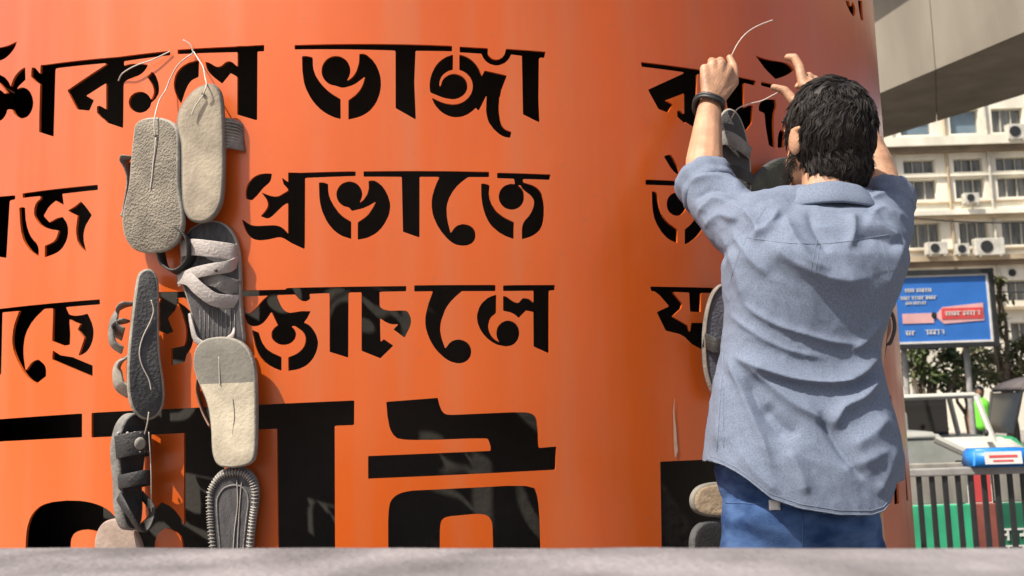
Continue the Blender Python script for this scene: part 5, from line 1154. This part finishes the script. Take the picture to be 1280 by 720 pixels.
# hem stitching and side seams as fine raised cords that follow the cloth
from mathutils.bvhtree import BVHTree
bv = BVHTree.FromObject(shirt, bpy.context.evaluated_depsgraph_get())
def on_shirt(x, y, h=.0006):
    d = ray(x, y); hit = bv.ray_cast(CAM, d.normalized())
    return None if hit[0] is None else hit[0]+hit[1]*h*(1 if hit[1].dot(d) < 0 else -1)
M['thread'] = mat('pale_thread', (.20, .235, .31, 1), .9, .2, 50)
def seam(pts, r=.0007, h=.0004):
    P_ = [on_shirt(x, y, h) for x, y in pts]; P_ = [p for p in P_ if p is not None]
    if len(P_) > 2:
        bm = bmesh.new(); tube(bm, P_, r, 5); obj('seam', bm, M['thread'], shirt, True)
seam([(x, hem(x)-7) for x in np.linspace(888, 1112, 60)])
seam([(x, 296+9*math.sin((x-930)/165*math.pi)) for x in np.linspace(935, 1112, 44)])
seam([(905-.02*(y-440)-8*math.sin((y-440)/140), y) for y in np.linspace(440, 565, 34)])
for pts in ([(958, 258), (946, 276), (934, 296), (924, 318), (917, 338), (913, 352)], [(1086, 266), (1094, 284), (1102, 304), (1108, 326), (1111, 345)]):
    seam([(q.x, q.y) for q in spline([Vector((x, y, 0)) for x, y in pts], 6)], .0006, .0001)
seam([(x, hem(x)-2.0) for x in np.linspace(888, 1112, 60)], .0009, .0003)
for a_, b_ in (((905, 560), (903, 440)), ((1021, 300), (1012, 345)), ((1026, 300), (1018, 345))):
    seam([(a_[0]+(b_[0]-a_[0])*t, a_[1]+(b_[1]-a_[1])*t) for t in np.linspace(0, 1, 20)], .0006, .0002)
# collar: a stand folded over, round the neck
bm = bmesh.new(); cc = P(1034, 262, 2.010); rows = []
prof = [(.000, .070, -.014), (.000, .073, .016), (.006, .079, .021), (.008, .086, .014), (.008, .098, -.006), (.008, .110, -.024), (.005, .108, -.029), (.003, .095, -.006), (.001, .080, -.002)]
NC = 56
for k in range(NC+1):
    th = math.radians(-90-150+300*k/NC); fr = abs(k/NC-.5)*2; row = []
    for _d, rr, z in prof:
        wob = noise.noise(Vector((math.cos(th)*2, math.sin(th)*2, z*20)))*.003
        row.append(bm.verts.new((cc.x+(rr+wob)*1.02*math.cos(th), cc.y+(rr+wob)*.95*math.sin(th), cc.z+z*(1-.15*fr)+.022-.018*fr-.075*(rr*math.cos(th)))))
    rows.append(row)
for a, b in zip(rows, rows[1:]):
    for q in range(len(a)): bm.faces.new((a[q], a[(q+1) % len(a)], b[(q+1) % len(a)], b[q]))
bm.faces.new(rows[0]); bm.faces.new(rows[-1][::-1]); bmesh.ops.recalc_face_normals(bm, faces=bm.faces)
obj('collar', bm, M['chambray'], shirt, True)
# rolled cuffs
for s in (-1, 1):
    e_, r_e = slv[s][-1]; pr = slv[s][-2][0]; ax = (e_-pr).normalized(); a, b = frame_axes(ax)
    bm = bmesh.new(); rows = []; prof = [(-.050, .002), (-.046, .009), (-.034, .0115), (-.022, .0085), (-.016, .0105), (-.004, .0135), (.010, .011), (.014, .004), (.010, -.004), (-.01, -.008), (-.045, -.004)]
    for k in range(60):
        th = 2*math.pi*k/60; row = []
        for al, dr_ in prof:
            wob = noise.noise(Vector((math.cos(th)*2.2, math.sin(th)*2.2, al*30+s)))*.006+noise.noise(Vector((math.cos(th)*6, math.sin(th)*6, al*60+s)))*.0025
            al2 = al+noise.noise(Vector((math.cos(th)*1.5, math.sin(th)*1.5, 3+s)))*.009
            row.append(bm.verts.new(e_+ax*al2+(a*math.cos(th)+b*math.sin(th))*(r_e+dr_+wob-.003)))
        rows.append(row)
    for k in range(60):
        A_, B_ = rows[k], rows[(k+1) % 60]
        for q in range(len(prof)): bm.faces.new((A_[q], A_[(q+1) % len(prof)], B_[(q+1) % len(prof)], B_[q]))
    bmesh.ops.recalc_face_normals(bm, faces=bm.faces); obj('cuff', bm, M['chambray'], shirt, True)
# ---- jeans
bm = bmesh.new()
pl, pr_ = P(903, 630, 1.99), P(1100, 630, 1.99); jx = (pl.x+pr_.x)/2; jw = (pr_.x-pl.x)/2
for s in (-1, 1):
    hp = Vector((jx+s*(jw-.122), 2.0, .90)); kn = Vector((cxm+s*.108, 2.025, .49)); an = Vector((cxm+s*.118, 1.985, .10))
    capsule(bm, hp+Vector((0, 0, .10)), .098, hp, .112, 20); capsule(bm, hp, .112, kn, .082, 20); capsule(bm, kn, .082, an, .066, 20)
    capsule(bm, hp+Vector((0, -.03, -.01)), .10, hp+Vector((0, -.02, -.05)), .095, 20)
capsule(bm, Vector((jx-.05, 2.0, .97)), .105, Vector((jx+.05, 2.0, .97)), .105, 20)
me = voxel(bm, .006, 8); bm = bmesh.new(); bm.from_mesh(me); bpy.data.meshes.remove(me)
bm.normal_update()
for v in bm.verts:
    p = v.co; n_ = v.normal
    g = (1-abs(noise.noise(Vector((p.x*7, p.y*7, p.z*16+p.x*6))))*2)*.009+noise.noise(p*30)*.0012; v.co = p+n_*g
bmesh.ops.delete(bm, geom=[f for f in bm.faces if f.calc_center_median().z < .058 or f.calc_center_median().z > 1.06], context='FACES')
jeans = obj('jeans', bm, M['denim'], man, True)
sol = jeans.modifiers.new('cloth', 'SOLIDIFY'); sol.thickness = .002; sol.offset = -1
bv2 = BVHTree.FromObject(jeans, bpy.context.evaluated_depsgraph_get())
def on_jeans(x, y, h):
    d = ray(x, y); hit = bv2.ray_cast(CAM, d.normalized()); return hit[0]+hit[1]*h if hit[0] is not None else None
bm = bmesh.new(); g = [[on_jeans(x, y, .003) for x in np.linspace(962, 976, 5)] for y in np.linspace(626, 638, 4)]
vv = [[bm.verts.new(p) for p in row] for row in g]
for r0, r1 in zip(vv, vv[1:]):
    for q in range(4): bm.faces.new((r0[q], r0[q+1], r1[q+1], r1[q]))
o_ = obj('label_patch', bm, M['white'], jeans, True); sl_ = o_.modifiers.new('t', 'SOLIDIFY'); sl_.thickness = .001
for pts in ([(1003, y) for y in range(640, 700, 6)], [(x, 628+ (x-905)*.05) for x in range(907, 960, 5)]):
    P_ = [on_jeans(x, y, .0006) for x, y in pts]; P_ = [p for p in P_ if p is not None]
    if len(P_) > 2:
        bm = bmesh.new(); tube(bm, P_, .0011, 5); obj('seam', bm, mat('denim_thread', (.06, .12, .28, 1), .9, .3, 40), jeans, True)
# ---- wristband on the left wrist
bm = bmesh.new(); w0 = P(886, 130, 2.28); ax = (wr[-1]-el[-1]).normalized(); a, b = frame_axes(ax)
ring = [w0+(a*math.cos(t)*.0335+b*math.sin(t)*.031)+ax*.006*math.sin(2*t) for t in np.linspace(0, 2*math.pi, 41)[:-1]]
loop_tube(bm, ring, .0052, 8)
loop_tube(bm, [p-ax*.010+(p-w0)*.03 for p in ring], .0048, 8)
obj('wristband', bm, M['dark'], man, True)
# feet: plain sandals
for s in (-1, 1):
    an = Vector((cxm+s*.115, 1.98, .085)); bm = bmesh.new()
    prev = None
    O = closed_spline([an+Vector((s*.02*(k > 0)+dx, dy, -.085+.001)) for k, dx, dy in ((0, -.036, -.06), (0, .036, -.06), (1, .045, .08), (1, .025, .185), (1, -.025, .185), (1, -.045, .08))], 4)
    lo = [bm.verts.new((q.x, q.y, .002)) for q in O]; hi = [bm.verts.new((q.x, q.y, .018)) for q in O]
    bm.faces.new(lo[::-1]); bm.faces.new(hi)
    for k in range(len(O)): bm.faces.new((lo[k], lo[(k+1) % len(O)], hi[(k+1) % len(O)], hi[k]))
    obj('sandal_sole', bm, M['dark'], man)

# ---- the wire he is tying
def free_wire(label, pts, r=.0014):
    bm = bmesh.new(); tube(bm, spline([at(*p) for p in pts], 6), r, 7); tag(obj('wire', bm, S['wire'], None, True), label, 'wire', 'pale wires holding the shoes')
free_wire('stiff pale wire end curving up from the raised left fist', [(905, 92, 2.345), (912, 76, 2.355), (918, 62, 2.35), (926, 49, 2.35), (936, 39, 2.35), (950, 31, 2.36), (966, 25, 2.37)])
free_wire('pale wire stretched from the shoe to the right hand', [(914, 148, 2.36), (922, 136, 2.35), (936, 130, 2.345), (952, 126, 2.345), (966, 119, 2.34), (979, 112, 2.335)])
